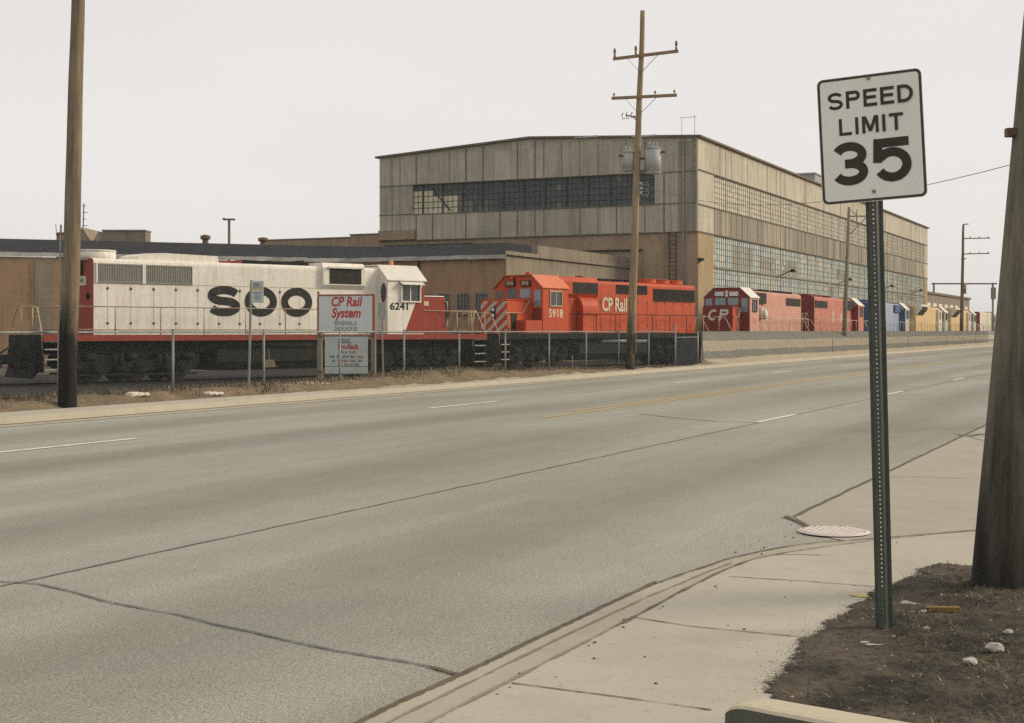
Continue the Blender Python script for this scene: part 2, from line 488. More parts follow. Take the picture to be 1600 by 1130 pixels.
M['board2'] = simple('greyish_board', (0.52, 0.565, 0.545), (0.46, 0.5, 0.48), 2.2, 0.5)
M['darktext'] = simple('dark_sign_paint', (0.05, 0.06, 0.06), (0.075, 0.085, 0.085), 4, 0.6)
M['redtrim'] = simple('red_board_edge', (0.33, 0.07, 0.05), (0.24, 0.06, 0.045), 3, 0.6)
M['signpost_wood'] = simple('weathered_sign_post', (0.26, 0.225, 0.165), (0.18, 0.155, 0.115), 4, 0.85, stretch=(3, 3, .3))
M['galv'] = simple('galvanised_steel', (0.30, 0.325, 0.295), (0.215, 0.235, 0.215), 5, 0.55, metal=0.35)
M['galv_dull'] = simple('dull_galvanised_wire', (0.085, 0.095, 0.085), (0.06, 0.07, 0.062), 5, 0.7, metal=0.2)
M['grey_metal'] = simple('grey_sign_back', (0.33, 0.34, 0.325), (0.26, 0.27, 0.26), 5, 0.5, metal=0.4)
M['screen'] = simple('dark_fence_screen', (0.028, 0.031, 0.036), (0.02, 0.022, 0.026), 2, 0.8, spec=0.08)
M['sheet'] = simple('reflective_sign_sheet', (0.90, 0.89, 0.82), (0.86, 0.845, 0.77), 3, 0.4, fine=240)
M['sign_black'] = simple('sign_black', (0.052, 0.05, 0.040), (0.07, 0.066, 0.053), 3, 0.5, fine=200, spec=0.08)
M['sign_edge'] = simple('sign_border', (0.085, 0.06, 0.042), (0.06, 0.045, 0.033), 6, 0.55)
M['sign_green'] = simple('green_channel_post', (0.075, 0.086, 0.070), (0.05, 0.06, 0.05), 7, 0.5, spec=0.4, fine=60)
M['bolt'] = simple('bolt_head', (0.24, 0.22, 0.18), (0.16, 0.15, 0.12), 30, 0.5, metal=0.5)
M['pole_left'] = pole_wood('left_pole_wood', (0.285, 0.225, 0.15), (0.026, 0.025, 0.024), 2.1, 1.2, (0.42, 0.4, 0.4), 14)
M['pole_mid'] = pole_wood('middle_pole_wood', (0.38, 0.285, 0.175), (0.05, 0.045, 0.037), 2.2, 2.4, (0.5, 0.47, 0.45), 12)
M['pole_near'] = pole_wood('near_pole_wood', (0.20, 0.182, 0.135), (0.030, 0.028, 0.026), 1.25, 1.9, (0.45, 0.45, 0.43), 22)
M['pole_far'] = pole_wood('far_pole_wood', (0.20, 0.13, 0.08), (0.12, 0.08, 0.055), 2, 1.0)
M['arm_wood'] = simple('crossarm_wood', (0.32, 0.215, 0.12), (0.22, 0.15, 0.085), 6, 0.85)
M['iron'] = simple('rusted_iron', (0.17, 0.105, 0.065), (0.1, 0.07, 0.05), 6, 0.8)
M['steelpole'] = simple('grey_steel_pole', (0.215, 0.195, 0.15), (0.16, 0.145, 0.115), 3, 0.7)
M['transformer'] = simple('transformer_paint', (0.38, 0.40, 0.375), (0.30, 0.315, 0.295), 3, 0.5, stretch=(2, 2, 0.5))
M['porcelain'] = simple('insulator', (0.30, 0.2, 0.14), (0.2, 0.14, 0.1), 6, 0.3)
M['porcelain_w'] = simple('pale_insulator', (0.55, 0.53, 0.47), (0.4, 0.38, 0.34), 6, 0.3)
M['cable'] = simple('black_cable', (0.12, 0.085, 0.055), (0.08, 0.06, 0.04), 3, 0.7)
M['yellow_chip'] = simple('yellow_kerb_paint', (0.30, 0.185, 0.05), (0.13, 0.09, 0.045), 40, 0.9)
M['cast'] = simple('polished_cast_iron', (0.74, 0.66, 0.58), (0.6, 0.52, 0.45), 18, 0.7, fine=60)
M['cast_dark'] = simple('cast_iron_recess', (0.12, 0.1, 0.08), (0.09, 0.075, 0.06), 18, 0.8)
M['paper'] = simple('white_litter', (0.66, 0.6, 0.5), (0.5, 0.44, 0.35), 12, 0.8)
M['rust_vent'] = simple('rusty_vent', (0.20, 0.12, 0.075), (0.13, 0.085, 0.06), 4, 0.8)
M['bus_blue'] = simple('bus_sign_blue', (0.22, 0.30, 0.42), (0.27, 0.34, 0.44), 8, 0.5)
M['bus_yellow'] = simple('bus_sign_yellow', (0.52, 0.46, 0.22), (0.46, 0.42, 0.24), 8, 0.5)
M['bus_panel'] = simple('bus_sign_panel', (0.52, 0.56, 0.5), (0.45, 0.49, 0.44), 8, 0.5)


# ---------------------------------------------------------------- mesh builder
class MB:
    def __init__(self):
        self.v, self.f, self.mi, self.sm = [], [], [], []
        self.cur = 0
        self.smooth = False

    def add(self, vs, fs):
        o = len(self.v)
        self.v += [tuple(p) for p in vs]
        for f in fs:
            self.f.append([o + i for i in f])
            self.mi.append(self.cur)
            self.sm.append(self.smooth)
        return self

    def box(self, x0, x1, y0, y1, z0, z1):
        vs = [(x, y, z) for z in (z0, z1) for y in (y0, y1) for x in (x0, x1)]
        fs = [(0, 2, 3, 1), (4, 5, 7, 6), (0, 1, 5, 4), (2, 6, 7, 3), (0, 4, 6, 2), (1, 3, 7, 5)]
        return self.add(vs, fs)

    def bar(self, p, q, w, h=None, up=(0, 0, 1)):
        p, q = Vector(p), Vector(q)
        h = h or w
        a = (q - p).normalized()
        s = a.cross(Vector(up))
        if s.length < 1e-4:
            s = a.cross(Vector((1, 0, 0)))
        s.normalize()
        t = s.cross(a)
        s, t = s * w / 2, t * h / 2
        vs = [p - s - t, p + s - t, p + s + t, p - s + t, q - s - t, q + s - t, q + s + t, q - s + t]
        fs = [(3, 2, 1, 0), (4, 5, 6, 7), (0, 1, 5, 4), (1, 2, 6, 5), (2, 3, 7, 6), (3, 0, 4, 7)]
        return self.add(vs, fs)

    def cyl(self, p, q, r0, r1=None, n=12, cap=True):
        return self.tube([p, q], [r0, r0 if r1 is None else r1], n, cap)

    def tube(self, pts, r, n=8, cap=True):
        pts = [Vector(p) for p in pts]
        if not isinstance(r, (list, tuple)):
            r = [r] * len(pts)
        vs, fs = [], []
        ref = None
        for i, p in enumerate(pts):
            a = (pts[min(i + 1, len(pts) - 1)] - pts[max(i - 1, 0)]).normalized()
            if ref is None:
                ref = Vector((0, 0, 1)) if abs(a.z) < 0.9 else Vector((1, 0, 0))
            s = a.cross(ref)
            if s.length < 1e-4:
                s = a.cross(Vector((0, 1, 0)))
            s.normalize()
            t = s.cross(a).normalized()
            for k in range(n):
                ang = 2 * math.pi * k / n
                vs.append(p + s * (math.cos(ang) * r[i]) + t * (math.sin(ang) * r[i]))
        for i in range(len(pts) - 1):
            for k in range(n):
                k2 = (k + 1) % n
                fs.append((i * n + k, i * n + k2, (i + 1) * n + k2, (i + 1) * n + k))
        old = self.smooth
        self.smooth = n > 5
        self.add(vs, fs)
        self.smooth = False
        if cap:
            o = len(self.v) - len(vs)
            for ring, rev in ((0, True), (len(pts) - 1, False)):
                idx = [o + ring * n + k for k in range(n)]
                self.f.append(idx[::-1] if rev else idx)
                self.mi.append(self.cur)
                self.sm.append(False)
        self.smooth = old
        return self

    def prism(self, poly, axis, a, b):
        """poly of 2D points swept along an axis; x: poly=(y,z), y: poly=(x,z), z: poly=(x,y)"""
        n = len(poly)

        def pt(p, t):
            return {'x': (t, p[0], p[1]), 'y': (p[0], t, p[1]), 'z': (p[0], p[1], t)}[axis]
        vs = [pt(p, a) for p in poly] + [pt(p, b) for p in poly]
        fs = [tuple(range(n))[::-1], tuple(range(n, 2 * n))]
        for i in range(n):
            j = (i + 1) % n
            fs.append((i, j, n + j, n + i))
        return self.add(vs, fs)

    def flat(self, poly, o, right, up):
        o, right, up = Vector(o), Vector(right), Vector(up)
        return self.add([o + right * p[0] + up * p[1] for p in poly], [tuple(range(len(poly)))])

    def build(self, name, mats, parent=None, recalc=True):
        me = bpy.data.meshes.new(name)
        me.from_pydata(self.v, [], self.f)
        if not isinstance(mats, (list, tuple)):
            mats = [mats]
        for m in mats:
            me.materials.append(m)
        me.polygons.foreach_set('material_index', self.mi)
        me.polygons.foreach_set('use_smooth', self.sm)
        me.update()
        if recalc:
            bm = bmesh.new()
            bm.from_mesh(me)
            bmesh.ops.recalc_face_normals(bm, faces=bm.faces)
            bm.to_mesh(me)
            bm.free()
        o = bpy.data.objects.new(name, me)
        COL.objects.link(o)
        if parent:
            o.parent = parent
        return o


def tag(o, label=None, cat=None, group=None, kind=None):
    if label:
        o['label'] = label
    if cat:
        o['category'] = cat
    if group:
        o['group'] = group
    if kind:
        o['kind'] = kind
    return o


def thing(name, label, cat, loc=(0, 0, 0), rotz=0.0, group=None):
    o = bpy.data.objects.new(name, None)
    COL.objects.link(o)
    o.location = loc
    o.rotation_euler = (0, 0, rotz)
    o.empty_display_size = 0.3
    return tag(o, label, cat, group)


def struct(o):
    o['kind'] = 'structure'
    return o


def copy_tree(o, parent=None):
    c = o.copy()
    COL.objects.link(c)
    if parent:
        c.parent = parent
    for ch in list(o.children):
        copy_tree(ch, c)
    return c


def frame_of(normal):
    n = Vector(normal).normalized()
    up = Vector((0, 0, 1))
    r = (-n).cross(up).normalized()
    return r, up, n


def add_text(name, s, size, mat, parent, origin, normal, bold=0.0, xs=1.0, shear=0.0, align='CENTER', right=None, up=None, space=1.0, off=0.0):
    cu = bpy.data.curves.new(name, 'FONT')
    cu.body = s
    cu.size = size
    cu.offset = bold
    cu.shear = shear
    cu.align_x = align
    cu.align_y = 'CENTER'
    cu.space_character = space
    cu.resolution_u = 4
    tmp = bpy.data.objects.new(name + '_source', cu)
    COL.objects.link(tmp)
    dg = bpy.context.evaluated_depsgraph_get()
    dg.update()
    me = bpy.data.meshes.new_from_object(tmp.evaluated_get(dg))
    bpy.data.objects.remove(tmp)
    bpy.data.curves.remove(cu)
    r, u, n = frame_of(normal)
    if right is not None:
        r, u = Vector(right), Vector(up)
    o = Vector(origin)
    for v in me.vertices:
        p = v.co.copy()
        v.co = o + r * (p.x * xs) + u * p.y + n * off
    me.materials.clear()
    me.materials.append(mat)
    ob = bpy.data.objects.new(name, me)
    COL.objects.link(ob)
    if parent:
        ob.parent = parent
    return ob


# ---------------------------------------------------------------- stroke letters
def arc(cx, cy, rx, ry, a0, a1, n=18):
    return [(cx + rx * math.cos(RAD(a0 + (a1 - a0) * i / n)), cy + ry * math.sin(RAD(a0 + (a1 - a0) * i / n))) for i in range(n + 1)]


def glyph(ch, w, t):
    """strokes of one letter in a box w wide and 1 high, stroke weight t"""
    h = t / 2
    if ch == 'S':
        r = (1 - t) / 4
        rx = w / 2 - h
        return [arc(w / 2, 1 - h - r, rx, r, 18, 270) + arc(w / 2, h + r, rx, r, 90, -162)[1:]]
    if ch == 'C':
        return [arc(w / 2, .5, w / 2 - h, .5 - h, 48, 312, 28)]
    if ch == 'O':
        return [arc(w / 2, .5, w / 2 - h, .5 - h, 0, 360, 40)]
    if ch == 'P':
        rb = (0.56 - t) / 2
        return [[(h, 0), (h, 1)], [(t, 1 - h), (w - h - rb, 1 - h)] + arc(w - h - rb, 1 - h - rb, rb, rb, 90, -90)[1:] + [(t, 1 - h - 2 * rb)]]
    if ch == 'D':
        rb = min(.5 - h, w - t - .1)
        return [[(h, 0), (h, 1)], [(t, 1 - h), (w - h - rb, 1 - h)] + arc(w - h - rb, .5, rb, .5 - h, 90, -90)[1:] + [(t, h)]]
    if ch == 'E':
        return [[(h, 0), (h, 1)], [(t, 1 - h), (w, 1 - h)], [(t, .52), (w * .93, .52)], [(t, h), (w, h)]]
    if ch == 'L':
        return [[(h, 0), (h, 1)], [(t, h), (w, h)]]
    if ch == 'I':
        return [[(h, 0), (h, 1)]]
    if ch == 'T':
        return [[(0, 1 - h), (w, 1 - h)], [(w / 2, 0), (w / 2, 1 - t)]]
    if ch == 'M':
        return [[(h, 0), (h, 1)], [(w - h, 0), (w - h, 1)], [(t * .85, 1 - h * .2), (w / 2, .12)], [(w - t * .85, 1 - h * .2), (w / 2, .12)]]
    if ch == '3':
        r1, r2 = (0.5 - h) / 2, (0.5 - h * .2) / 2 + .012
        r2 = (1 - t - 2 * r1) / 2
        rx = w / 2 - h
        return [arc(w / 2 - .01, 1 - h - r1, rx * .94, r1, 158, -90), arc(w / 2 - .01, h + r2, rx, r2, 90, -158),
                [(w * .36, h + 2 * r2), (w * .52, h + 2 * r2)]]
    if ch == '5':
        rx = w / 2 - h
        r2 = .335 - h * .45
        return [[(t * 1.0, 1 - h), (w * .95, 1 - h)], [(h * 1.25, 1), (h * .95, .455)], arc(w / 2, h + r2, rx, r2, 146, -152, 28)]
    return []


def ribbons(strokes, t):
    out = []
    for st in strokes:
        L, R = [], []
        n = len(st)
        closed = n > 3 and (Vector(st[0]) - Vector(st[-1])).length < 1e-5
        for i in range(n):
            if closed and i in (0, n - 1):
                a = Vector(st[1]) - Vector(st[n - 2])
            else:
                a = Vector(st[min(i + 1, n - 1)]) - Vector(st[max(i - 1, 0)])
            a.normalize()
            nrm = Vector((-a.y, a.x)) * t / 2
            L.append(Vector(st[i]) + nrm)
            R.append(Vector(st[i]) - nrm)
        out.append((L, R))
    return out


def add_strokes(mb, text, widths, gap, height, t, origin, right, up, normal, shear=0.0):
    """lays stroke letters from origin (lower left); widths per letter in letter heights"""
    x = 0.0
    k = 0
    o, right, up, normal = Vector(origin), Vector(right), Vector(up), Vector(normal)
    for ch, w in zip(text, widths):
        for L, R in ribbons(glyph(ch, w, t), t):
            lift = normal * (0.0004 * k)
            k += 1
            vs, fs = [], []
            for a, b in zip(L, R):
                for p in (a, b):
                    vs.append(o + right * ((x + p.x + shear * p.y) * height) + up * (p.y * height) + lift)
            for i in range(len(L) - 1):
                fs.append((2 * i, 2 * i + 1, 2 * i + 3, 2 * i + 2))
            mb.add(vs, fs)
        x += w + gap
    return x - gap


def uvobj(o):
    o.rotation_euler = (0, 0, ROADROT)
    return o


def sstep(a, b, x):
    t = max(0.0, min(1.0, (x - a) / (b - a)))
    return t * t * (3 - 2 * t)


def nz(x, y, z=0.0, s=1.0):
    return mnoise.noise(Vector((x * s, y * s, z)))

# ================================================================ ground, road, verges
def sheet(name, poly, z, mat, thick=0.0):
    mb = MB()
    if thick:
        mb.prism([(p[0], p[1]) for p in poly], 'z', z - thick, z)
    else:
        mb.add([(p[0], p[1], z) for p in poly], [tuple(range(len(poly)))])
    return struct(mb.build(name, mat))


g = MB()
g.add([(-1500, -300, -0.32), (1500, -300, -0.32), (1500, 2500, -0.32), (-1500, 2500, -0.32)], [(0, 1, 2, 3)])
struct(g.build('ground', M['ground']))

r = MB()
r.prism([(-60, 1.2), (700, 1.2), (700, 19.3), (-60, 19.3)], 'z', -0.30, 0.0)
uvobj(struct(r.build('road', M['road'])))

# far kerb with gutter pan
k = MB()
n_seg = 90
us = [-60 + i * (360 / n_seg) for i in range(n_seg + 1)]
prof = [(18.72, 0.006), (19.28, 0.004), (19.34, 0.11), (19.38, 0.135), (19.55, 0.14), (19.55, -0.05)]
vs = [(u, v, z) for u in us for v, z in prof]
fs = []
for i in range(n_seg):
    for j in range(len(prof) - 1):
        a = i * len(prof) + j
        fs.append((a, a + 1, a + 1 + len(prof), a + len(prof)))
k.add(vs, fs)
uvobj(struct(k.build('kerb', M['gutter'])))
# brown strip of uneven width at the foot of the kerb
k = MB()
vs, fs = [], []
random.seed(3)
m_ = 400
for i in range(m_ + 1):
    u = -40 + i * 200 / m_
    w = 0.10 + 0.09 * nz(u * 0.6, 3) + 0.05 * nz(u * 3, 9)
    vs += [(u, 19.27 - max(.03, w), 0.0105), (u, 19.285, 0.0105)]
for i in range(m_):
    fs.append((2 * i, 2 * i + 2, 2 * i + 3, 2 * i + 1))
k.add(vs, fs)
uvobj(struct(k.build('gutter_strip', simple('gutter_strip', (0.24, 0.165, 0.09), (0.33, 0.25, 0.15), 2, 0.95))))
# concrete strip behind the kerb, left end only
k = MB()
k.prism([(-60, 19.55), (32.5, 19.55), (31.0, 20.05), (26, 20.28), (-60, 20.3)], 'z', 0.0, 0.148)
uvobj(struct(k.build('pavement', M['walk'])))


def verge_z(u, v):
    lift = 0.30 - 0.22 * sstep(42, 60, u)
    z = 0.12 + (lift - 0.12) * sstep(20.2, 20.9, v)
    z += 0.16 * math.exp(-((u - 39) / 4.2) ** 2) * sstep(20.5, 21.2, v) * (1 - sstep(21.3, 23, v))
    z += (0.05 * nz(u, v, 1.0, 0.6) + 0.04 * nz(u, v, 4.0, 1.7) + 0.02 * nz(u, v, 7.0, 4.0)) * sstep(19.6, 20.6, v)
    z -= (lift + 0.30) * sstep(21.4, 24.6, v)
    return z


k = MB()
k.smooth = True
nu, nv = 420, 34
for i in range(nu + 1):
    u = -12 + i * 92 / nu
    for j in range(nv + 1):
        v = 19.5 + (26.0 - 19.5) * (j / nv) ** 1.3
        k.v.append((u, v, verge_z(u, v) if v > 19.56 else 0.05))
for i in range(nu):
    for j in range(nv):
        a = i * (nv + 1) + j
        u = -12 + (i + .5) * 92 / nu
        v = 19.5 + (26.0 - 19.5) * ((j + .5) / nv) ** 1.3
        sandy = v < 20.25 + 0.25 * nz(u, v, 2, 0.8) and u > 29
        sandy = sandy or (nz(u, v, 11, 0.35) > 0.32 and v > 20.8)
        k.f.append([a, a + 1, a + nv + 2, a + nv + 1])
        k.mi.append(1 if sandy else (2 if v > 22.6 + 0.6 * nz(u, v, 6, 0.7) else 0))
        k.sm.append(True)
uvobj(struct(k.build('verge', [M['verge'], M['tan'], M['ballast']])))

# earth bank beyond the fence on the right, hiding the wheels of the far train
k = MB()
k.smooth = True
prof = [(19.52, .06), (19.6, .13), (20.2, .15), (20.7, .25), (21.0, .34), (21.25, .5), (21.5, .68), (21.9, .82), (22.3, .94), (22.7, 1.06), (23.0, 1.16), (23.3, 1.32), (23.6, 1.48), (23.85, 1.6), (24.1, 1.655), (24.35, 1.62), (24.75, -.33)]
nb = 150
for i in range(nb + 1):
    t = (i / nb) ** 1.6
    for v, z in prof:
        u0 = 65.1 + max(0.0, v - 20.9) * 3.05
        u = u0 + (330 - u0) * t
        zz = z + (0.045 * nz(u, v, 2, 0.5) + .03 * nz(u, v, 5, 1.6)) * (1 if 20 < v < 24 else (0.35 if v > 23.9 else 0))
        if i == 0:
            zz = -0.3
        k.v.append((u if i else u0 - 0.35, v, zz))
for i in range(nb):
    for j in range(len(prof) - 1):
        a = i * len(prof) + j
        v = (prof[j][0] + prof[j + 1][0]) / 2 + 0.08 * nz(i * 1.3, j, 3, 0.5)
        grey = 20.95 < v < 21.6 or v > 23.0
        k.f.append([a, a + 1, a + 1 + len(prof), a + len(prof)])
        k.mi.append(1 if grey else 0)
        k.sm.append(True)
uvobj(struct(k.build('embankment', [M['tan'], M['graygravel']])))
# the far kerb's brown strip runs on along the right stretch
# road markings
def strip_uv(name, u0, u1, v0, v1, z, mat, jitter=0.0, n=40, slope=0.0):
    mb = MB()
    vs, fs = [], []
    for i in range(n + 1):
        u = u0 + (u1 - u0) * i / n
        a = jitter * (nz(u * 2.1, v0 * 7) + .7 * nz(u * 17, v0 * 9))
        b = jitter * (nz(u * 2.1, v0 * 7) + .7 * nz(u * 19 + 50, v1 * 7))
        dv = slope * (u - u0)
        vs += [(u, v0 + a + dv, z), (u, v1 + b + dv, z)]
    for i in range(n):
        fs.append((2 * i, 2 * i + 2, 2 * i + 3, 2 * i + 1))
    mb.add(vs, fs)
    return uvobj(struct(mb.build(name, mat)))


for u0 in (25.5, 37.7, 49.9, 62.1, 74.3, 86.5, 98.7):
    strip_uv('lane_line', u0, u0 + 2.75, 7.07, 7.19, 0.007, M['whitepaint'], 0.012)
for u0 in (11.0, 27.1, 43.3, 55.5, 67.7, 79.9):
    strip_uv('lane_line', u0, u0 + (6.5 if u0 < 12 else 3.4), 14.84, 14.99, 0.007, M['whitepaint'], 0.012)
strip_uv('centre_line', 25.0, 220, 11.24, 11.36, 0.007, M['yellowpaint'], 0.02, 300, 0.0035)
strip_uv('centre_line', 27.3, 220, 11.56, 11.68, 0.007, M['yellowpaint'], 0.02, 300, 0.0035)
# tarred joint between the near lanes and the joint along the gutter
strip_uv('tar_joint', -8, 60, 7.10, 7.124, 0.0055, M['seam'], 0.02, 240, -0.001)
strip_uv('gutter_joint', -8, 9.0, 3.20, 3.238, 0.009, M['joint'], 0.016, 700)
strip_uv('road_edge_joint', 12.7, 60, 3.195, 3.23, 0.012, M['joint'], 0.018, 900)


def ribbon_world(name, pts, w, z, mat, jitter=0.25, smooth=4):
    P = [Vector((p[0], p[1])) for p in pts]
    dense = []
    for i in range(len(P) - 1):
        m = max(2, int((P[i + 1] - P[i]).length / 0.035))
        for j in range(m):
            dense.append(P[i].lerp(P[i + 1], j / m))
    dense.append(P[-1])
    mb = MB()
    vs, fs = [], []
    for i, p in enumerate(dense):
        a = (dense[min(i + 1, len(dense) - 1)] - dense[max(i - 1, 0)]).normalized()
        s = Vector((-a.y, a.x))
        wob = s * (0.5 * w * nz(p.x * 2.3, p.y * 2.3, 3))
        ww = w * max(.06, (0.42 + jitter * .6 * nz(p.x * 5, p.y * 5, 8) + .35 * nz(p.x * 23, p.y * 23, 2)))
        vs += [tuple(p + wob - s * ww) + (z,), tuple(p + wob + s * ww) + (z,)]
    for i in range(len(dense) - 1):
        fs.append((2 * i, 2 * i + 1, 2 * i + 3, 2 * i + 2))
    mb.add(vs, fs)
    return struct(mb.build(name, mat))


crack = [(0, 910), (60, 913), (110, 925), (160, 940), (270, 960), (330, 975), (400, 990), (460, 1005), (520, 1017), (600, 1030), (640, 1036), (680, 1045), (715, 1056)]
ribbon_world('tar_seam', [spot(*p) for p in crack], 0.021, 0.0075, M['seam'], 0.4)
ribbon_world('tar_seam', [spot(668, 1042), spot(690, 1048), spot(716, 1055)], 0.04, 0.0085, M['joint'], 0.4)
ribbon_world('tar_seam', [spot(*p) for p in [(1000, 647), (1060, 654), (1120, 659), (1185, 661)]], 0.05, 0.0075, M['seam'], 0.4)
ribbon_world('tar_seam', [spot(*p) for p in [(1228, 808), (1244, 815), (1262, 824)]], 0.06, 0.013, M['joint'], 0.4)

# gutter curving into the side drive
A_line = [uv(-6, 3.22), uv(0, 3.22), uv(5, 3.22), uv(8.6, 3.22), spot(1085, 893), spot(1130, 877), spot(1190, 862), spot(1250, 853), spot(1310, 847), spot(1400, 841), spot(1520, 830), Vector((6.5, 12.9, 0)), Vector((11, 14.6, 0))]
B_line = [uv(-6, 2.9), uv(0, 2.9), uv(4, 2.91), uv(7.4, 2.9), spot(1040, 946), spot(1110, 907), spot(1170, 881), spot(1250, 866), spot(1310, 857), spot(1400, 846), spot(1512, 835), Vector((6.5, 12.4, 0)), Vector((11, 14.1, 0))]


def chaikin(P, it=2):
    P = [Vector((p[0], p[1], 0)) for p in P]
    for _ in range(it):
        Q = [P[0]]
        for a, b in zip(P, P[1:]):
            Q += [a.lerp(b, .25), a.lerp(b, .75)]
        P = Q + [P[-1]]
    return P


A_s, B_s = chaikin(A_line), chaikin(B_line)
k = MB()
vs = []
for a, b in zip(A_s, B_s):
    vs += [(a.x, a.y, 0.006), ((a.x * .55 + b.x * .45), (a.y * .55 + b.y * .45), 0.008), (b.x, b.y, 0.022)]
fs = []
for i in range(len(A_s) - 1):
    fs += [(3 * i, 3 * i + 1, 3 * i + 4, 3 * i + 3), (3 * i + 1, 3 * i + 2, 3 * i + 5, 3 * i + 4)]
k.add(vs, fs)
struct(k.build('gutter', M['gutter']))
ribbon_world('gutter_joint', [p for p in A_s if D.dot(p.to_2d()) > 8.7 and p.x < 9], 0.03, 0.0125, M['joint'], 0.5)
ribbon_world('gutter_back_joint', B_s[2:], 0.022, 0.033, M['softjoint'], 1.0)
ribbon_world('gutter_back_joint', B_s[14:30], 0.016, 0.034, M['joint'], .9)
mid = [a.lerp(b, .38) for a, b in zip(A_s, B_s)]
ribbon_world('gutter_wear_line', mid[:24], 0.02, 0.012, M['softjoint'], 0.8)

# side drive
drive = [uv(12.7, 3.2), spot(1262, 826), spot(1300, 842)] + [p for p in A_s if p.x > 2.6] + [Vector((40, 24, 0)), Vector((60, 40, 0)), uv(60, 3.2)]
sheet('driveway', drive, 0.005, M['apron'])
ribbon_world('slab_joint', [spot(1385, 745), spot(1440, 746.5), spot(1535, 749), spot(1700, 752)], 0.02, 0.010, M['softjoint'], 0.6)
ribbon_world('slab_joint', [spot(1490, 677), spot(1540, 690)], 0.03, 0.010, M['softjoint'], 0.6)
ribbon_world('tar_patch', [spot(1505, 682), spot(1545, 679), spot(1640, 690)], 0.25, 0.009, M['seam'], 0.5)

# pavement by the sign
KD = Vector((0.79, -0.613, 0)).normalized()
KN = Vector((0.613, 0.79, 0)).normalized()
F0 = Vector((0.885, 5.86, 0))
walk = [Vector((b.x, b.y, 0)) for b in B_s] + [Vector((11, 7, 0)), Vector((5, 4.6, 0)), F0 + KD * 4.0 + KN * 0.1, F0 + KN * 0.02, Vector((.862, 5.2, 0)), Vector((.85, 1.5, 0))]
sheet('sidewalk', walk, 0.028, M['walk'], 0.0)
sheet('lower_driveway', [Vector((.85, 1.0, 0)), Vector((.864, 5.5, 0)), F0 - KN * 0.03, F0 + KD * 5 - KN * .03, Vector((7, 1.0, 0))], -0.03, M['asphalt'])
for pts in ([(800, 1068), (862, 1076), (940, 1086), (1020, 1097), (1112, 1110)], [(985, 964), (1015, 969), (1078, 979), (1170, 988), (1262, 997)], [(1140, 901), (1183, 904), (1250, 908), (1365, 917), (1385, 919)], [(1165, 868), (1245, 867), (1300, 868)]):
    ribbon_world('slab_joint', [spot(px, py, .028) for px, py in pts], 0.013, 0.032, M['joint'], 0.5)
# yellow paint spot on the slab
py_ = spot(1347, 931, .028)
sheet('paint_spot', [(py_.x + 0.075 * math.cos(a) * (1 + .2 * math.sin(3 * a)), py_.y + 0.06 * math.sin(a)) for a in [i * .42 for i in range(15)]], 0.032, simple('pale_yellow_paint', (0.55, 0.41, 0.17), (0.5, 0.4, 0.22), 20, .9))

# kerb end beside the dirt
k = MB()
top = 0.15
L = 4.5
prof = [(0.0, -0.04), (0.003, 0.138), (0.014, 0.150), (0.055, 0.153), (0.19, 0.150), (0.2, -0.04)]
ns = 60
for i in range(ns + 1):
    t = L * (i / ns) ** 1.5
    drop = 1 - math.exp(-t / 0.03)
    for a, z in prof:
        p = F0 + KD * t + KN * (a + 0.006 * nz(t * 4, a * 9))
        k.v.append((p.x, p.y, (z if z < 0 else .03 + (z - .03) * (.7 + .3 * drop)) + .004 * nz(t * 6, a * 20, 3)))
for i in range(ns):
    for j in range(len(prof) - 1):
        a = i * len(prof) + j
        k.f.append([a, a + len(prof), a + len(prof) + 1, a + 1])
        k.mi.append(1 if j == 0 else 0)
        k.sm.append(False)
k.f.append([0, 1, 2, 3, 4, 5])
k.mi.append(0)
k.sm.append(False)
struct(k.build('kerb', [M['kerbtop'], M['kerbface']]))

# bare dirt with ragged edge
dirt_px = [(1203, 1078), (1212, 1050), (1243, 1015), (1262, 992), (1300, 965), (1340, 940), (1395, 908), (1465, 877), (1500, 880), (1600, 884)]
dirt_poly = [spot(px, py, .05).to_2d() for px, py in dirt_px] + [Vector((9, 9.2)), Vector((9, 2.2)), (F0 + KD * 4.4 + KN * .19).to_2d(), (F0 + KD * .3 + KN * .19).to_2d()]


def inside(p, poly):
    c = False
    n = len(poly)
    for i in range(n):
        a, b = poly[i], poly[(i + 1) % n]
        if (a.y > p.y) != (b.y > p.y) and p.x < (b.x - a.x) * (p.y - a.y) / (b.y - a.y) + a.x:
            c = not c
    return c


def edge_dist(p, poly, n_edges):
    d = 9.0
    for i in range(n_edges):
        a, b = poly[i], poly[i + 1]
        ab = b - a
        t = max(0, min(1, (p - a).dot(ab) / ab.length_squared))
        d = min(d, (p - a - ab * t).length)
    return d


def dirt_z(x, y):
    d = edge_dist(Vector((x, y)), dirt_poly, 9)
    return 0.035 + 0.035 * sstep(0, 0.9, d) + (0.028 * nz(x, y, 1, 2.2) + 0.018 * nz(x, y, 5, 6) + .011 * nz(x, y, 9, 15) + .008 * nz(x, y, 3, 27)) * sstep(0, .4, d)


step = 0.017
k = MB()
idx = {}


def vid(i, j):
    if (i, j) not in idx:
        x, y = 0.9 + i * step, 3.6 + j * step
        jx = .4 * step * nz(i * .9, j * .9, 3)
        jy = .4 * step * nz(i * .9, j * .9, 13)
        idx[(i, j)] = len(k.v)
        k.v.append((x + jx, y + jy, dirt_z(x, y)))
    return idx[(i, j)]


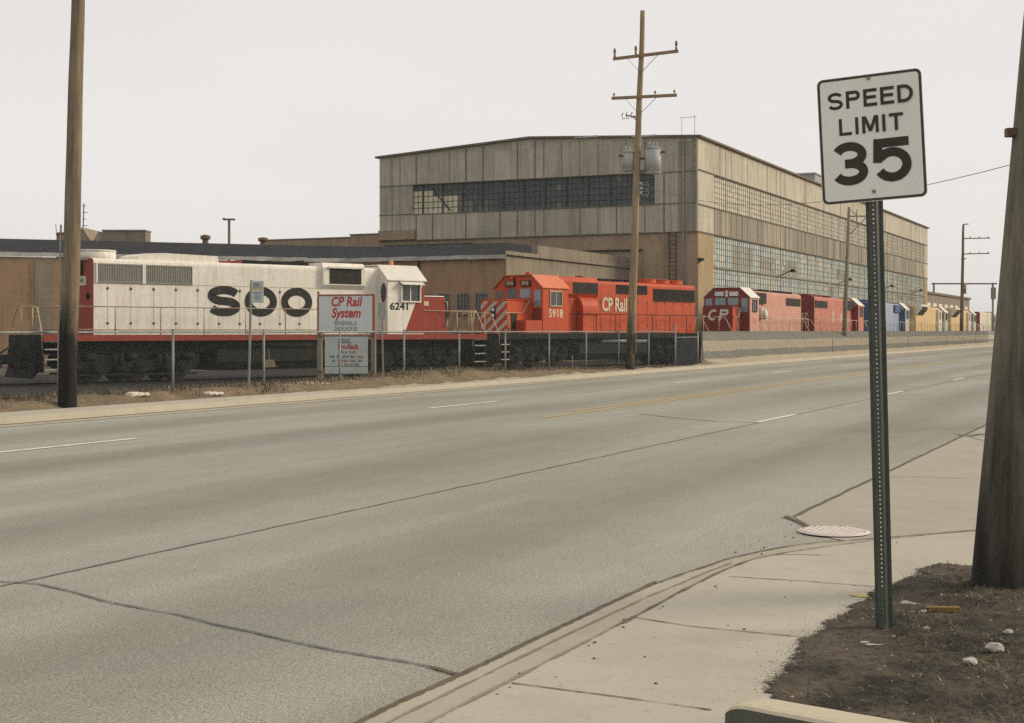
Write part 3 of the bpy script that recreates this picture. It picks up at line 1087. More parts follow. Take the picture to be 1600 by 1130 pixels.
for i in range(247):
    for j in range(387):
        p = Vector((0.9 + (i + .5) * step, 3.6 + (j + .5) * step))
        p2 = p + Vector((.07 * nz(p.x, p.y, 2, 4) + .05 * nz(p.x, p.y, 4, 14) + .05 * nz(p.x, p.y, 6, 37), .07 * nz(p.x, p.y, 7, 4) + .06 * nz(p.x, p.y, 9, 17) + .05 * nz(p.x, p.y, 5, 41)))
        if inside(p2, dirt_poly):
            k.f.append([vid(i, j), vid(i + 1, j), vid(i + 1, j + 1), vid(i, j + 1)])
            k.mi.append(0)
            k.sm.append(True)
struct(k.build('dirt', M['dirt']))
sheet('dirt', [Vector((5.0, 9.4, 0)), Vector((5.0, 3.0, 0)), Vector((30, 3, 0)), Vector((30, 9.4, 0))], .1, M['dirt'])


def blade(mb, p, h, lean, az, w):
    s = Vector((math.cos(az), math.sin(az), 0))
    q = Vector((-s.y, s.x, 0))
    a = Vector(p)
    tip = a + Vector((0, 0, h)) + q * lean
    m = a.lerp(tip, .5) + Vector((0, 0, h * .18))
    mb.add([a - s * w, a + s * w, m + s * w * .7, m - s * w * .7, tip], [(0, 1, 2, 3), (3, 2, 4)])


random.seed(11)
k = MB()
cnt = 0
while cnt < 6000:
    x, y = random.uniform(1.1, 4.6), random.uniform(5.3, 10.1)
    if not inside(Vector((x, y)), dirt_poly):
        continue
    dens = sstep(-.25, .35, nz(x, y, 21, 1.1)) * (0.25 + .75 * sstep(1.3, 2.6, x))
    if random.random() > dens * .8 + .09:
        continue
    cnt += 1
    k.cur = random.choice((0, 1, 1, 1, 3, 3, 2 if nz(x, y, 31, .9) > .15 else 1))
    h = random.uniform(.002, .022) if random.random() < .9 else random.uniform(.02, .045)
    blade(k, (x, y, dirt_z(x, y) + .001), h, random.uniform(-.07, .07), random.uniform(0, 6.28), random.uniform(.0012, .003))
tag(k.build('dry_grass', [M['straw'], M['straw2'], M['leaf'], M['kerbface']], recalc=False), 'sparse dry straw and weeds scattered over the bare dirt by the sign', 'grass', kind='stuff')


def stone_mesh(mb, c, r, seed, flat=.6):
    bm = bmesh.new()
    bmesh.ops.create_icosphere(bm, subdivisions=2, radius=1)
    vs = []
    for v in bm.verts:
        p = v.co * (1 + .35 * mnoise.noise(v.co * 1.3 + Vector((seed, seed * 2, 0))) + .12 * mnoise.noise(v.co * 4 + Vector((seed, 0, 0))))
        vs.append((c[0] + p.x * r, c[1] + p.y * r * .8, c[2] + p.z * r * flat))
    fs = [tuple(v.index for v in f.verts) for f in bm.faces]
    bm.free()
    mb.add(vs, fs)


k = MB()
random.seed(5)
for i in range(260):
    x, y = random.uniform(1.1, 4.4), random.uniform(5.4, 10)
    if inside(Vector((x, y)), dirt_poly):
        r_ = random.choice((.005, .007, .009, .013))
        vs = [(x + r_ * random.uniform(.6, 1.2) * a, y + r_ * random.uniform(.6, 1.2) * b, dirt_z(x, y) + r_ * c * .7) for a, b, c in ((1, 0, 0), (-1, 0, 0), (0, 1, 0), (0, -1, 0), (0, 0, 1), (0, 0, -1))]
        k.cur = random.choice((0, 0, 1))
        k.add(vs, [(0, 2, 4), (2, 1, 4), (1, 3, 4), (3, 0, 4), (2, 0, 5), (1, 2, 5), (3, 1, 5), (0, 3, 5)])
for i in range(70):
    p = uv(random.uniform(1, 12), random.choice((random.uniform(1.8, 2.88), 2.92, 3.05, 2.85)))
    if inside(p.to_2d(), dirt_poly):
        continue
    r_ = random.choice((.006, .008, .011))
    vs = [(p.x + r_ * a, p.y + r_ * b, .03 + r_ * c * .7) for a, b, c in ((1, 0, 0), (-1, 0, 0), (0, 1, 0), (0, -1, 0), (0, 0, 1), (0, 0, -1))]
    k.cur = 2
    k.add(vs, [(0, 2, 4), (2, 1, 4), (1, 3, 4), (3, 0, 4), (2, 0, 5), (1, 2, 5), (3, 1, 5), (0, 3, 5)])
tag(k.build('pebbles', [M['pebble'], M['rock'], M['latch']]), 'tiny pebbles and crumbs scattered over the dirt and concrete', 'gravel', kind='stuff')

k = MB()
random.seed(77)
cnt = 0
while cnt < 3600:
    e = random.randrange(9)
    a, b = dirt_poly[e], dirt_poly[e + 1]
    if b.x > 4.5:
        b = a.lerp(b, .2)
    p = a.lerp(b, random.random())
    dd = (b - a).normalized()
    q = p + Vector((-dd.y, dd.x)) * (random.expovariate(1 / .028) - .03) * random.choice((1, 1, 1, 2.2))
    cnt += 1
    r_ = random.uniform(.0012, .0036)
    k.cur = random.choice((0, 0, 0, 1))
    z = max(.0295, (dirt_z(q.x, q.y) if inside(q, dirt_poly) else .0295))
    vs = [(q.x + r_ * random.uniform(.6, 2.2), q.y, z), (q.x, q.y + r_ * random.uniform(.6, 2.), z), (q.x - r_ * random.uniform(.6, 2.2), q.y, z), (q.x, q.y - r_ * random.uniform(.6, 2.), z), (q.x, q.y, z + r_ * .35)]
    k.add(vs, [(0, 1, 4), (1, 2, 4), (2, 3, 4), (3, 0, 4)])
tag(k.build('soil_crumbs', [M['dirt'], M['straw2']], recalc=False), 'loose soil crumbs spilling from the dirt edge onto the concrete', 'soil', kind='stuff')

for px, py, r_, lab in ((1555, 1003, .045, 'larger of the two big white stones lying on the dirt below the near pole'), (1516, 1024, .036, 'smaller of the two big white stones on the dirt, nearer the sign post'),
                        (1576, 978, .026, 'small pale stone on the dirt below the big near pole'), (1448, 963, .018, 'little white pebble on the dirt beside the foot of the sign post')):
    p = spot(px, py, .12)
    mb = MB()
    stone_mesh(mb, (p.x, p.y, dirt_z(p.x, p.y) + r_ * .35), r_, px * .1)
    tag(mb.build('stone', M['rock']), lab, 'stone')

p = spot(1467, 942, .1)
mb = MB()
for i, (dx, w, h) in enumerate(((-.075, .05, .022), (-.02, .062, .026), (.045, .068, .028))):
    mb.bar((p.x + dx, p.y - .01 * i, dirt_z(p.x, p.y) + .014), (p.x + dx + w, p.y - .012 - .01 * i, dirt_z(p.x, p.y) + .016), .05, h)
tag(mb.build('kerb_fragment', M['yellow_chip']), 'chipped yellow painted lump lying on the dirt behind the sign post', 'fragment')

# dead grass tufts on the far verge
random.seed(21)
k = MB()
cnt = 0
while cnt < 16000:
    u = random.uniform(8, 64)
    v = random.uniform(20.1, 23.2)
    if u > 62 and v > 20.8:
        continue
    d_ = sstep(-.35, .3, nz(u, v, 17, .8))
    if v < 20.35 + (0.45 if u > 30 else 0) + .3 * nz(u, v, 2, .8) or random.random() > d_:
        continue
    cnt += 1
    k.cur = random.choice((0, 0, 1, 1, 1))
    blade(k, (u, v, verge_z(u, v) - .01), random.uniform(.03, .15), random.uniform(-.1, .1), random.uniform(0, 6.28), random.uniform(.006, .014))
tag(uvobj(k.build('dead_grass', [M['straw'], M['straw2']], recalc=False)), 'dead brown grass growing along the verge under the chain link fence', 'grass', kind='stuff')
for u, v, r_, lab in ((24.2, 20.75, .17, 'crumpled white litter lying beside the foot of the pole with a conduit'), (26.6, 20.55, .16, 'pale flattened litter lying on the verge below the white locomotive')):
    mb = MB()
    for q in range(3):
        stone_mesh(mb, (u + .16 * q, v - .05 * q, verge_z(u, v) + .02), r_ * (1 - .2 * q), u + q, .42)
    tag(uvobj(mb.build('litter', M['paper'])), lab, 'litter')

# manhole
mp_ = spot(1303, 833)
mh = thing('manhole_cover', 'round cast iron manhole cover set in the pavement by the curved gutter', 'manhole', (mp_.x, mp_.y, 0))
mb = MB()
mb.cyl((0, 0, .004), (0, 0, .020), .275, n=40)
mb.build('lid', M['cast_dark'], mh)
mb = MB()
for i in range(-3, 4):
    h_ = math.sqrt(max(.0, .265 ** 2 - (i * .07) ** 2))
    mb.box(i * .07 - .024, i * .07 + .024, -h_, h_, .0195, .027)
    mb.box(-h_, h_, i * .07 - .022, i * .07 + .022, .0195, .0262)
o = mb.build('tread_grid', M['cast'], mh)
o.rotation_euler = (0, 0, .35)
mb = MB()
for i in range(40):
    a, b = i * math.pi / 20, (i + 1) * math.pi / 20
    for r0, r1, z0, z1 in ((.265, .275, .028, .028), (.275, .30, .028, .014)):
        mb.add([(r0 * math.cos(a), r0 * math.sin(a), z0), (r1 * math.cos(a), r1 * math.sin(a), z1), (r1 * math.cos(b), r1 * math.sin(b), z1), (r0 * math.cos(b), r0 * math.sin(b), z0)], [(0, 1, 2, 3)])
mb.build('ring', M['cast'], mh)

# ================================================================ speed limit sign
R2 = Vector((D.y, -D.x, 0))          # across the road, to the right
SROT = ROADROT - math.pi / 2
sb = spot(1380, 975, .06)
sg = thing('speed_limit_sign', 'white SPEED LIMIT 35 sign on a green perforated channel post in the bare dirt', 'road sign', (sb.x, sb.y, sb.z - .03), SROT)
sg.rotation_euler = (0, RAD(-1.35), SROT)
PH = 2.66
mb = MB()
web, pitch, hr = 0.036, 0.0254, 0.0048
ncell = int(PH / pitch)
for c in range(ncell):
    z0, z1 = c * pitch, (c + 1) * pitch
    zc = (z0 + z1) / 2
    outer = [(web / 2, zc), (web / 2, z1), (0, z1), (-web / 2, z1), (-web / 2, zc), (-web / 2, z0), (0, z0), (web / 2, z0)]
    inner = [(hr * math.cos(a * math.pi / 4), zc + hr * math.sin(a * math.pi / 4)) for a in range(8)]
    vs = [(x, 0, z) for x, z in outer] + [(x, 0, z) for x, z in inner] + [(x, .004, z) for x, z in inner]
    fs = []
    for a in range(8):
        b = (a + 1) % 8
        fs += [(a, b, 8 + b, 8 + a), (8 + a, 8 + b, 16 + b, 16 + a)]
    mb.add(vs, fs)
for s in (-1, 1):
    prof = [(s * web / 2, 0), (s * (web / 2 + .014), .034), (s * (web / 2 + .030), .034), (s * (web / 2 + .030), .038), (s * (web / 2 + .011), .038), (s * (web / 2 - .003), .004)]
    mb.prism(prof, 'z', -0.1, PH)
mb.build('post', M['sign_green'], sg, recalc=False)

W_, H_ = 0.582, 0.715
cz = 2.785 - (sb.z - .03)


def rrect(w, h, r, n=8):
    pts = []
    for cx, cy, a0 in ((w / 2 - r, h / 2 - r, 0), (-w / 2 + r, h / 2 - r, 90), (-w / 2 + r, -h / 2 + r, 180), (w / 2 - r, -h / 2 + r, 270)):
        for i in range(n + 1):
            a = RAD(a0 + 90 * i / n)
            pts.append((cx + r * math.cos(a), cy + r * math.sin(a)))
    return pts


SA = RAD(1.5)                        # the panel hangs slightly askew on its post
sr = Vector((math.cos(SA), 0, math.sin(SA)))
su = Vector((-math.sin(SA), 0, math.cos(SA)))
sn = Vector((0, -1, 0))
so = Vector((0.0, -0.008, cz))
mb = MB()
pts = rrect(W_, H_, .035)
n = len(pts)
vs = [so + sr * a + su * b for a, b in pts] + [so + sr * a + su * b + sn * -.003 for a, b in pts]
mb.add(vs, [tuple(range(n)), tuple(range(n, 2 * n))[::-1]] + [(i, (i + 1) % n, n + (i + 1) % n, n + i) for i in range(n)])
panel = mb.build('sign_panel', M['sheet'], sg)
mb = MB()
o_, i_ = rrect(W_ - .006, H_ - .006, .033), rrect(W_ - .034, H_ - .034, .021)
vs = [so + sr * a + su * b + sn * .0012 for a, b in o_] + [so + sr * a + su * b + sn * .0012 for a, b in i_]
mb.add(vs, [(i, (i + 1) % n, n + (i + 1) % n, n + i) for i in range(n)])
mb.build('border', M['sign_edge'], panel)
mb = MB()


def line(text, widths, gap, h, t, ztop, xc, sh=0.0):
    tot = sum(widths) + gap * (len(text) - 1)
    o = so + sr * (xc - tot * h / 2) + su * (H_ / 2 - ztop - h) + sn * .0016
    add_strokes(mb, text, widths, gap, h, t, o, sr, su, sn, sh)


line('SPEED', [.86, .80, .77, .77, .86], .19, .098, .18, .083, .004)
line('LIMIT', [.74, .18, .95, .18, .80], .215, .096, .18, .235, .002)
mb.build('lettering', M['sign_black'], panel)
mb = MB()
line('35', [.83, .85], .115, .245, .205, .370, -.006)
mb.build('number', M['sign_black'], panel)
for b in (.022, .660):
    mb = MB()
    q = so + su * (H_ / 2 - b)
    mb.cyl(q + sn * .0015, q + sn * .0105, .0105, .009, 12)
    mb.build('bolt', M['bolt'], sg)

# ================================================================ poles
def pole_tube(mb, base, top, r0, r1, n=24, rings=26, wob=.012, seed=0.0, foot=1.0):
    base, top = Vector(base), Vector(top)
    pts, rs = [], []
    for i in range(rings + 1):
        t = i / rings
        p = base.lerp(top, t)
        p += Vector((wob * nz(t * 5, seed, 1), wob * nz(t * 5, seed, 8), 0))
        pts.append(p)
        rs.append((r0 + (r1 - r0) * t) * (1 + .012 * nz(t * 13, seed, 4)) * (foot if i == 0 else 1))
    mb.tube(pts, rs, n)


# near pole, right edge of the picture
npz = spot(1516, 912, .07)
npole = thing('utility_pole', 'thick near utility pole with dark tarred butt standing in the dirt', 'pole', (npz.x + .215, npz.y, .02), 0)
mb = MB()
pole_tube(mb, (0, 0, -.15), (1.06, 0, 12), .218, .14, 40, 60, .01, 3)
mb.build('trunk', M['pole_near'], npole)
mb = MB()
mb.box(.015, .085, -.03, .03, 2.93, 2.985)
mb.box(.035, .075, -.045, .045, 2.94, 2.975)
mb.build('step_bracket', M['iron'], npole)

# left pole
lp = spot(105, 637, .14)
lpole = thing('utility_pole', 'brown utility pole with black lower end and conduit, in front of the white locomotive', 'pole', (lp.x, lp.y, .1), 0)
mb = MB()
pole_tube(mb, (0, 0, -.2), (.32, 0, 12.2), .192, .105, 26, 40, .03, 9)
mb.build('trunk', M['pole_left'], lpole)
mb = MB()
mb.tube([(-.165, -.09, .3), (-.15, -.09, 1.2), (-.125, -.09, 2.4), (-.10, -.085, 3.75)], .02, 8)
mb.build('conduit', M['galv'], lpole)

# middle pole with transformers
MZ = 57.6
mp0 = Vector(((984 - 800) / F * MZ, MZ, 0.05))
mpole = thing('utility_pole', 'tall wooden pole with two crossarms and two transformers behind the far kerb', 'pole', tuple(mp0), 0)


def my(y):
    return 1.7 + (HY - y) * MZ / F - 0.05


MT = Vector(((1004 - 984) / F * MZ, 0, my(17)))
mb = MB()
pole_tube(mb, (0, 0, -.2), MT, .19, .095, 20, 40, .03, 5)
mb.build('trunk', M['pole_mid'], mpole)


def ax(z):
    return MT * (z / MT.z)


for yy, le, re, tilt, ins, tall in ((88, -1.22, 1.58, .06, (-1.16, -.24, 1.5), .36), (152.5, -1.22, 1.58, -.05, (-1.13, .66, 1.48), .16)):
    z = my(yy)
    c = ax(z) + Vector((0, -.14, 0))
    dr = Vector((R2.x, R2.y, tilt * .5)).normalized()
    mb = MB()
    mb.bar(c + dr * le, c + dr * re, .095, .12)
    arm = mb.build('crossarm', M['arm_wood'], mpole)
    for s in (-.62, .72):
        mb = MB()
        mb.bar(c + dr * s + Vector((0, -.06, -.05)), ax(z - .72) + Vector((0, -.12, 0)), .03, .012)
        mb.build('brace', M['iron'], arm)
    for s in ins:
        mb = MB()
        q = c + dr * s + Vector((0, 0, .06))
        if tall > .3:
            mb.cyl(q, q + Vector((0, 0, tall * .6)), .045, .04, 8)
            mb.cyl(q + Vector((0, 0, tall * .55)), q + Vector((0, 0, tall)), .06, .045, 10)
        else:
            mb.cyl(q, q + Vector((0, 0, .07)), .015, .015, 6)
            mb.cyl(q + Vector((0, 0, .06)), q + Vector((0, 0, tall)), .05, .03, 10)
        mb.build('insulator', M['porcelain'], arm)
z = my(183)
mb = MB()
q = ax(z)
mb.tube([q, q - Vector(R2) * .35 + Vector((0, 0, .06)), q - Vector(R2) * .55 + Vector((0, 0, .1))], .03, 6)
for s in (.28, .5, .68):
    qq = q - Vector(R2) * s + Vector((0, 0, .1))
    mb.tube([qq + Vector((0, 0, .12)), qq + Vector((-.06, 0, .02)), qq + Vector((-.02, 0, -.14)), qq + Vector((.07, 0, -.1))], .022, 6)
mb.tube([q + Vector((0, 0, -.3)), q - Vector(R2) * .2 + Vector((0, 0, 0))], .02, 6)
mb.build('cutout_bracket', M['iron'], mpole)
for dx, dy, y0, y1, rr, nb in ((-.12, -.36, 236, 266, .29, 2), (.66, -.1, 232, 272, .325, 3)):
    mb = MB()
    zb, zt = my(y1), my(y0)
    c = ax(zb)
    c = Vector((c.x + dx, c.y + dy, 0))
    if dx < 0:
        c = Vector((ax(zb).x - .28, .30, 0))
    P = lambda zz: Vector((c.x, c.y, zz))
    mb.cyl(P(zb), P(zb + .05), rr * .95, rr, 24)
    mb.cyl(P(zb + .05), P(zt - .04), rr, rr, 24)
    mb.cyl(P(zt - .04), P(zt), rr * 1.06, rr * 1.02, 24)
    mb.cyl(P(zt), P(zt + .05), rr * 1.0, rr * .6, 24)
    tr = mb.build('transformer', M['transformer'], mpole)
    for q in range(nb):
        mb = MB()
        b0 = P(zt + .02) + Vector((-.16 + .16 * q, .05 * (q % 2), 0))
        for i in range(4):
            mb.cyl(b0 + Vector((0, 0, i * .055)), b0 + Vector((0, 0, i * .055 + .05)), .05, .035, 8)
        mb.build('bushing', M['porcelain_w'], tr)
    mb = MB()
    sx = 1 if dx > 0 else -1
    mb.bar(P(zt - .18) + Vector((sx * rr * .7, -.1, 0)), P(zt - .18) + Vector((sx * (rr + .16), -.14, 0)), .07, .09)
    mb.build('lightning_arrester', M['iron'], tr)
    mb = MB()
    mb.bar(P((zb + zt) / 2 + .1), Vector((ax(zb).x, 0, (zb + zt) / 2 + .1)), .08, .1)
    mb.build('hanger', M['iron'], tr)
    mb = MB()
    mb.bar(P(zb + .12), Vector((ax(zb).x, 0, zb + .12)), .08, .1)
    mb.build('hanger', M['iron'], tr)
mb = MB()
for i in range(3):
    q = ax(my(288 + 7 * i)) + Vector((.17, -.1, 0))
    mb.cyl(q - Vector((0, 0, .07)), q + Vector((0, 0, .07)), .07, .06, 10)
mb.bar(ax(my(284)) + Vector((.1, -.08, 0)), ax(my(306)) + Vector((.1, -.08, 0)), .05, .05)
mb.build('wire_rack', M['grey_metal'], mpole)
mb = MB()
for i in range(5):
    q = ax(my(285 + 5 * i)) + Vector((.42 + .05 * (i % 2), -.1, 0))
    mb.tube([ax(my(285 + 5 * i)) + Vector((.17, -.1, 0)), q, q + Vector((.05, 0, -.08))], .012, 5)
mb.build('jumper_wires', M['galv'], mpole)
mb = MB()
mb.box(.2, .27, -.16, -.05, .75, 1.55)
mb.build('meter_conduit', M['steelpole'], mpole)

c0, c1 = mp0 + ax(my(291)) + Vector((.3, -.1, 0)), at(1690, 226, 25)


def hang(a, b, sag, n=40):
    return [a.lerp(b, i / n) - Vector((0, 0, 4 * sag * (i / n) * (1 - i / n))) for i in range(n + 1)]


mb = MB()
mb.tube(hang(c0, c1, .92), .0075, 6)
tag(mb.build('overhead_cable', M['cable']), 'black sagging cable running from the transformer pole across the road', 'cable')
# the pole beyond the frame that the cable runs to
mb = MB()
e = c1 + Vector((.15, 0, 0))
pole_tube(mb, (e.x, e.y, -.2), (e.x + .1, e.y, 9), .18, .11, 16, 20, .01, 2)
tag(mb.build('utility_pole', M['pole_far']), 'thin dark pole carrying the end of the sagging cable across the road', 'pole')

# steel pole in front of the red locomotives, behind the bank
sp = Vector((.2355 * 107, 107, 1.2))
spole = thing('steel_pole', 'grey steel pole with a braced bracket arm in front of the big glazed shop', 'lamp pole', tuple(sp), 0)
mb = MB()
mb.tube([(0, 0, -1), (.2, 0, 4), (.42, 0, 9.9)], [.17, .15, .11], 12)
mb.build('shaft', M['steelpole'], spole)
mb = MB()
mb.bar((.38, 0, 9.2), (2.2, -.1, 9.2), .09, .1)
mb.bar((.36, 0, 7.7), (1.75, -.1, 9.15), .07, .07)
mb.bar((.42, 0, 9.8), (1.0, -.05, 9.25), .05, .05)
mb.bar((.98, -.05, 8.5), (.98, -.05, 9.7), .06, .06)
mb.bar((1.9, -.1, 9.25), (1.9, -.1, 9.7), .1, .1)
mb.build('bracket_arm', M['steelpole'], spole)

# far wooden pole
fp = Vector(((1502 - 800) / F * 171, 171, 1.2))
fpole = thing('utility_pole', 'distant thin wooden pole with one-sided arms rising among the yellow locomotives', 'pole', tuple(fp), 0)
mb = MB()
pole_tube(mb, (0, 0, -1), (.25, 0, 13.4), .24, .13, 10, 12, .02, 8)
mb.build('trunk', M['pole_far'], fpole)
for yy, x0, x1 in ((351, 0, .6), (373, 0, 3.2), (397, -.1, 3.1), (405, -.3, .3)):
    zz = 1.7 + (HY - yy) * 171 / F - 1.2
    mb = MB()
    mb.bar((x0 + .2, -.15, zz), (x1 + .2, -.3, zz + .05), .1, .12)
    if x1 > 1:
        for s in (.8, 1.9, 3.0):
            mb.cyl((s + .2, -.2, zz), (s + .2, -.2, zz + .25), .06, .06, 6)
    mb.build('crossarm', M['pole_far'], fpole)
mb = MB()
mb.cyl((.35, .25, 5.0), (.35, .25, 6.3), .34, .34, 12)
mb.build('transformer', M['steelpole'], fpole)

# distant signal gantry over the track
ga = thing('signal_gantry', 'thin distant signal gantry spanning above the far locomotives', 'gantry', tuple(at(1459, 517, 205)), 0)
ga.location.z = -.3
for x in (0, 8.6):
    mb = MB()
    mb.bar((x, 0, 0), (x, 0, 9.0), .22, .22)
    mb.build('upright', M['steelpole'], ga)
mb = MB()
mb.bar((-.3, 0, 8.85), (9.2, 0, 8.85), .24, .2)
mb.build('beam', M['iron'], ga)
mb = MB()
mb.box(8.4, 8.95, -.3, .3, 6.6, 8.3)
mb.build('signal_head', M['steelpole'], ga)

# ================================================================ chain link fence
FU0, FST, FV = 25.76, 3.53, 20.9
fence = thing('chain_link_fence', 'long galvanised chain link fence along the far side of the road', 'fence', tuple(uv(0, 0)), ROADROT)
FTOP = 1.68


def fz(u):
    return verge_z(u, FV) if u < 64 else .22


for i in range(-6, 46):
    if i == 11 or (i > 11 and i not in (19, 27, 33, 39)):
        continue
    u = FU0 + FST * i
    if i == 10:
        h, rr = FTOP + .28, .036
    elif i > 10:
        h, rr = FTOP, .028
        if i % 3 and i > 12:
            pass
    else:
        h, rr = FTOP + .02, .029
    u += {5: -.15, 8: -.05}.get(i, 0)
    mb = MB()
    mb.cyl((u, FV, fz(u) - .3), (u, FV, h), rr, rr, 8)
    mb.cyl((u, FV, h), (u, FV, h + .05), rr * 1.2, rr * .4, 8)
    if i == 10:
        mb.cyl((u, FV, 1.17), (u, FV, 1.22), rr * 1.4, rr * 1.4, 8)
    mb.build('post', M['galv'], fence)
UE = FU0 + FST * 10.93
mb = MB()
mb.cyl((UE, FV, -.1), (UE, FV, 1.66), .036, .036, 8)
mb.build('post', M['galv'], fence)
mb = MB()
uu = [FU0 + FST * i for i in range(-6, 11)]
mb.tube([(u, FV, FTOP - .012 + .006 * math.sin(u)) for u in uu], .021, 8)
mb.build('top_rail', M['galv'], fence)
mb = MB()
mb.tube([(FU0 + FST * 10, FV, 1.40), (UE, FV, 1.40)], .018, 6)
mb.build('panel_rail', M['galv'], fence)
mb = MB()
mb.tube([(UE + i * 3, FV, FTOP - .02) for i in range(0, 44)], .012, 6)
mb.build('tension_wire', M['galv'], fence)


def link_mesh(u0, u1, z0f, z1, pitch_, w):
    mb = MB()
    H = 1.75
    n_ = int((u1 - u0 + H) / pitch_)
    for dirn in (1, -1):
        for i in range(n_):
            s = u0 - H + i * pitch_ if dirn > 0 else u0 + i * pitch_
            a, b = Vector((s, z1 - H)), Vector((s + dirn * H, z1))
            if a.x > b.x:
                a, b = b, a
            if b.x < u0 or a.x > u1:
                continue
            lo, hi = 0.0, 1.0
            if a.x < u0:
                lo = (u0 - a.x) / (b.x - a.x)
            if b.x > u1:
                hi = (u1 - a.x) / (b.x - a.x)
            a2, b2 = a.lerp(b, lo), a.lerp(b, hi)
            zb = z0f(max(u0, min(u1, (a2.x + b2.x) / 2)))
            # cut at the ground
            if a2.y < zb and b2.y > zb:
                a2 = a2.lerp(b2, (zb - a2.y) / (b2.y - a2.y))
            elif b2.y < zb and a2.y > zb:
                b2 = b2.lerp(a2, (zb - b2.y) / (a2.y - b2.y))
            elif a2.y < zb and b2.y < zb:
                continue
            off = .0022 * dirn
            dd = (b2 - a2).normalized()
            nn = Vector((-dd.y, dd.x)) * w / 2
            vs = []
            for p in (a2, b2):
                vs += [(p.x + nn.x, FV - .03 + off, p.y + nn.y), (p.x - nn.x, FV - .03 + off, p.y - nn.y), (p.x, FV - .03 + off + w, p.y)]
            mb.add(vs, [(0, 1, 4, 3), (1, 2, 5, 4), (2, 0, 3, 5)])
    return mb


link_mesh(FU0 - FST * 6, FU0 + FST * 10, fz, FTOP, .075, .0021).build('link_mesh', M['galv_dull'], fence, recalc=False)
link_mesh(UE, UE + 110, lambda u: .2, FTOP, .12, .0030).build('link_mesh', M['galv_dull'], fence, recalc=False)
mb = MB()
nsl = 40
for i in range(nsl):
    a = FU0 + FST * 10 + .06 + (UE - FU0 - FST * 10 - .12) * i / nsl
    mb.box(a, a + .066, FV + .01, FV + .022, .07, 1.38 - .02 * (i % 3 == 0))
mb.build('slat_screen', M['screen'], fence)

# ================================================================ roadside signs
cu_ = at(541, 517, 41.2)
brd = thing('company_sign', 'two-board CP Rail System Bensenville Dieselhouse sign on two wooden posts', 'sign', (cu_.x, cu_.y, -.05), RAD(-10))
PXM = 41.2 / F
for x in (-.83, .80):
    mb = MB()
    mb.box(x - .065, x + .065, .02, .15, -.3, 2.76 if x > 0 else 2.74)
    mb.build('post', M['signpost_wood'], brd)
for z0, z1 in ((.50, .58), (1.55, 1.62)):
    mb = MB()
    mb.box(-.9, .86, .02, .10, z0, z1)
    mb.build('cross_rail', M['signpost_wood'], brd)
mb = MB()
mb.box(-.845, .835, -.04, .0, 1.69, 2.80)
up_b = mb.build('upper_board', M['board'], brd)
mb = MB()
mb.box(-.86, -.825, -.052, .012, 1.69, 2.815)
mb.box(.81, .86, -.052, .012, 1.69, 2.815)
mb.box(-.825, .81, -.052, .012, 2.775, 2.815)
mb.build('edge_trim', M['redtrim'], up_b)
add_text('lettering', 'CP Rail', .385, M['red_text'], up_b, (.0, -.043, 2.59), (0, -1, 0), .012, .80, .22, space=1.02)
add_text('lettering', 'System', .385, M['red_text'], up_b, (.0, -.043, 2.26), (0, -1, 0), .012, .80, .22, space=1.0)
add_text('lettering', 'BENSENVILLE', .175, M['darktext'], up_b, (.0, -.043, 1.965), (0, -1, 0), .0, .66, 0)
add_text('lettering', 'DIESELHOUSE', .175, M['darktext'], up_b, (.0, -.043, 1.80), (0, -1, 0), .0, .66, 0)
mb = MB()
mb.box(-.64, .66, -.03, .0, .50, 1.575)
lo_b = mb.build('lower_board', M['board2'], brd)
mb = MB()
mb.box(-.64, .66, -.0335, -.0305, .70, .715)
mb.build('dividing_line', M['darktext'], lo_b)
add_text('lettering', 'Pro-Back', .20, M['red_text'], lo_b, (.06, -.034, 1.28), (0, -1, 0), .008, .85, 0)
for s, z, sz, parts_ in (('', 1.49, .07, ((-.06, .34, 'd'),)), ('', 1.41, .07, ((-.03, .42, 'd'),)), ('', 1.13, .09, ((-.13, .15, 'd'), (.01, .05, 'd'), (.2, .2, 'r'))), ('', .995, .1, ((-.42, .15, 'd'), (-.2, .14, 'd'), (-.0, .17, 'd'), (.2, .16, 'd'), (.45, .2, 'r'))),
                         ('', .88, .1, ((-.37, .1, 'd'), (-.08, .35, 'r'), (.22, .16, 'd'), (.43, .13, 'd'))), ('', .77, .1, ((-.17, .12, 'r'), (.02, .12, 'd'), (.17, .12, 'd'), (.34, .15, 'd')))):
    for xc, w, colr in parts_:
        mb = MB()
        nst = max(3, int(w / .035))
        for i in range(nst):                           # an illegible painted word: uneven upright strokes
            x0 = xc - w / 2 + w * i / nst
            hh = sz * random.uniform(.55, 1.0)
            mb.box(x0, x0 + w / nst * .42, -.0335, -.0305, z - sz * .45, z - sz * .45 + hh)
            mb.box(x0, x0 + w / nst * .8, -.0338, -.0302, z - sz * .45 + hh * .4, z - sz * .45 + hh * .4 + .014)
        mb.build('faded_word', M['red_text'] if colr == 'r' else M['darktext'], lo_b)

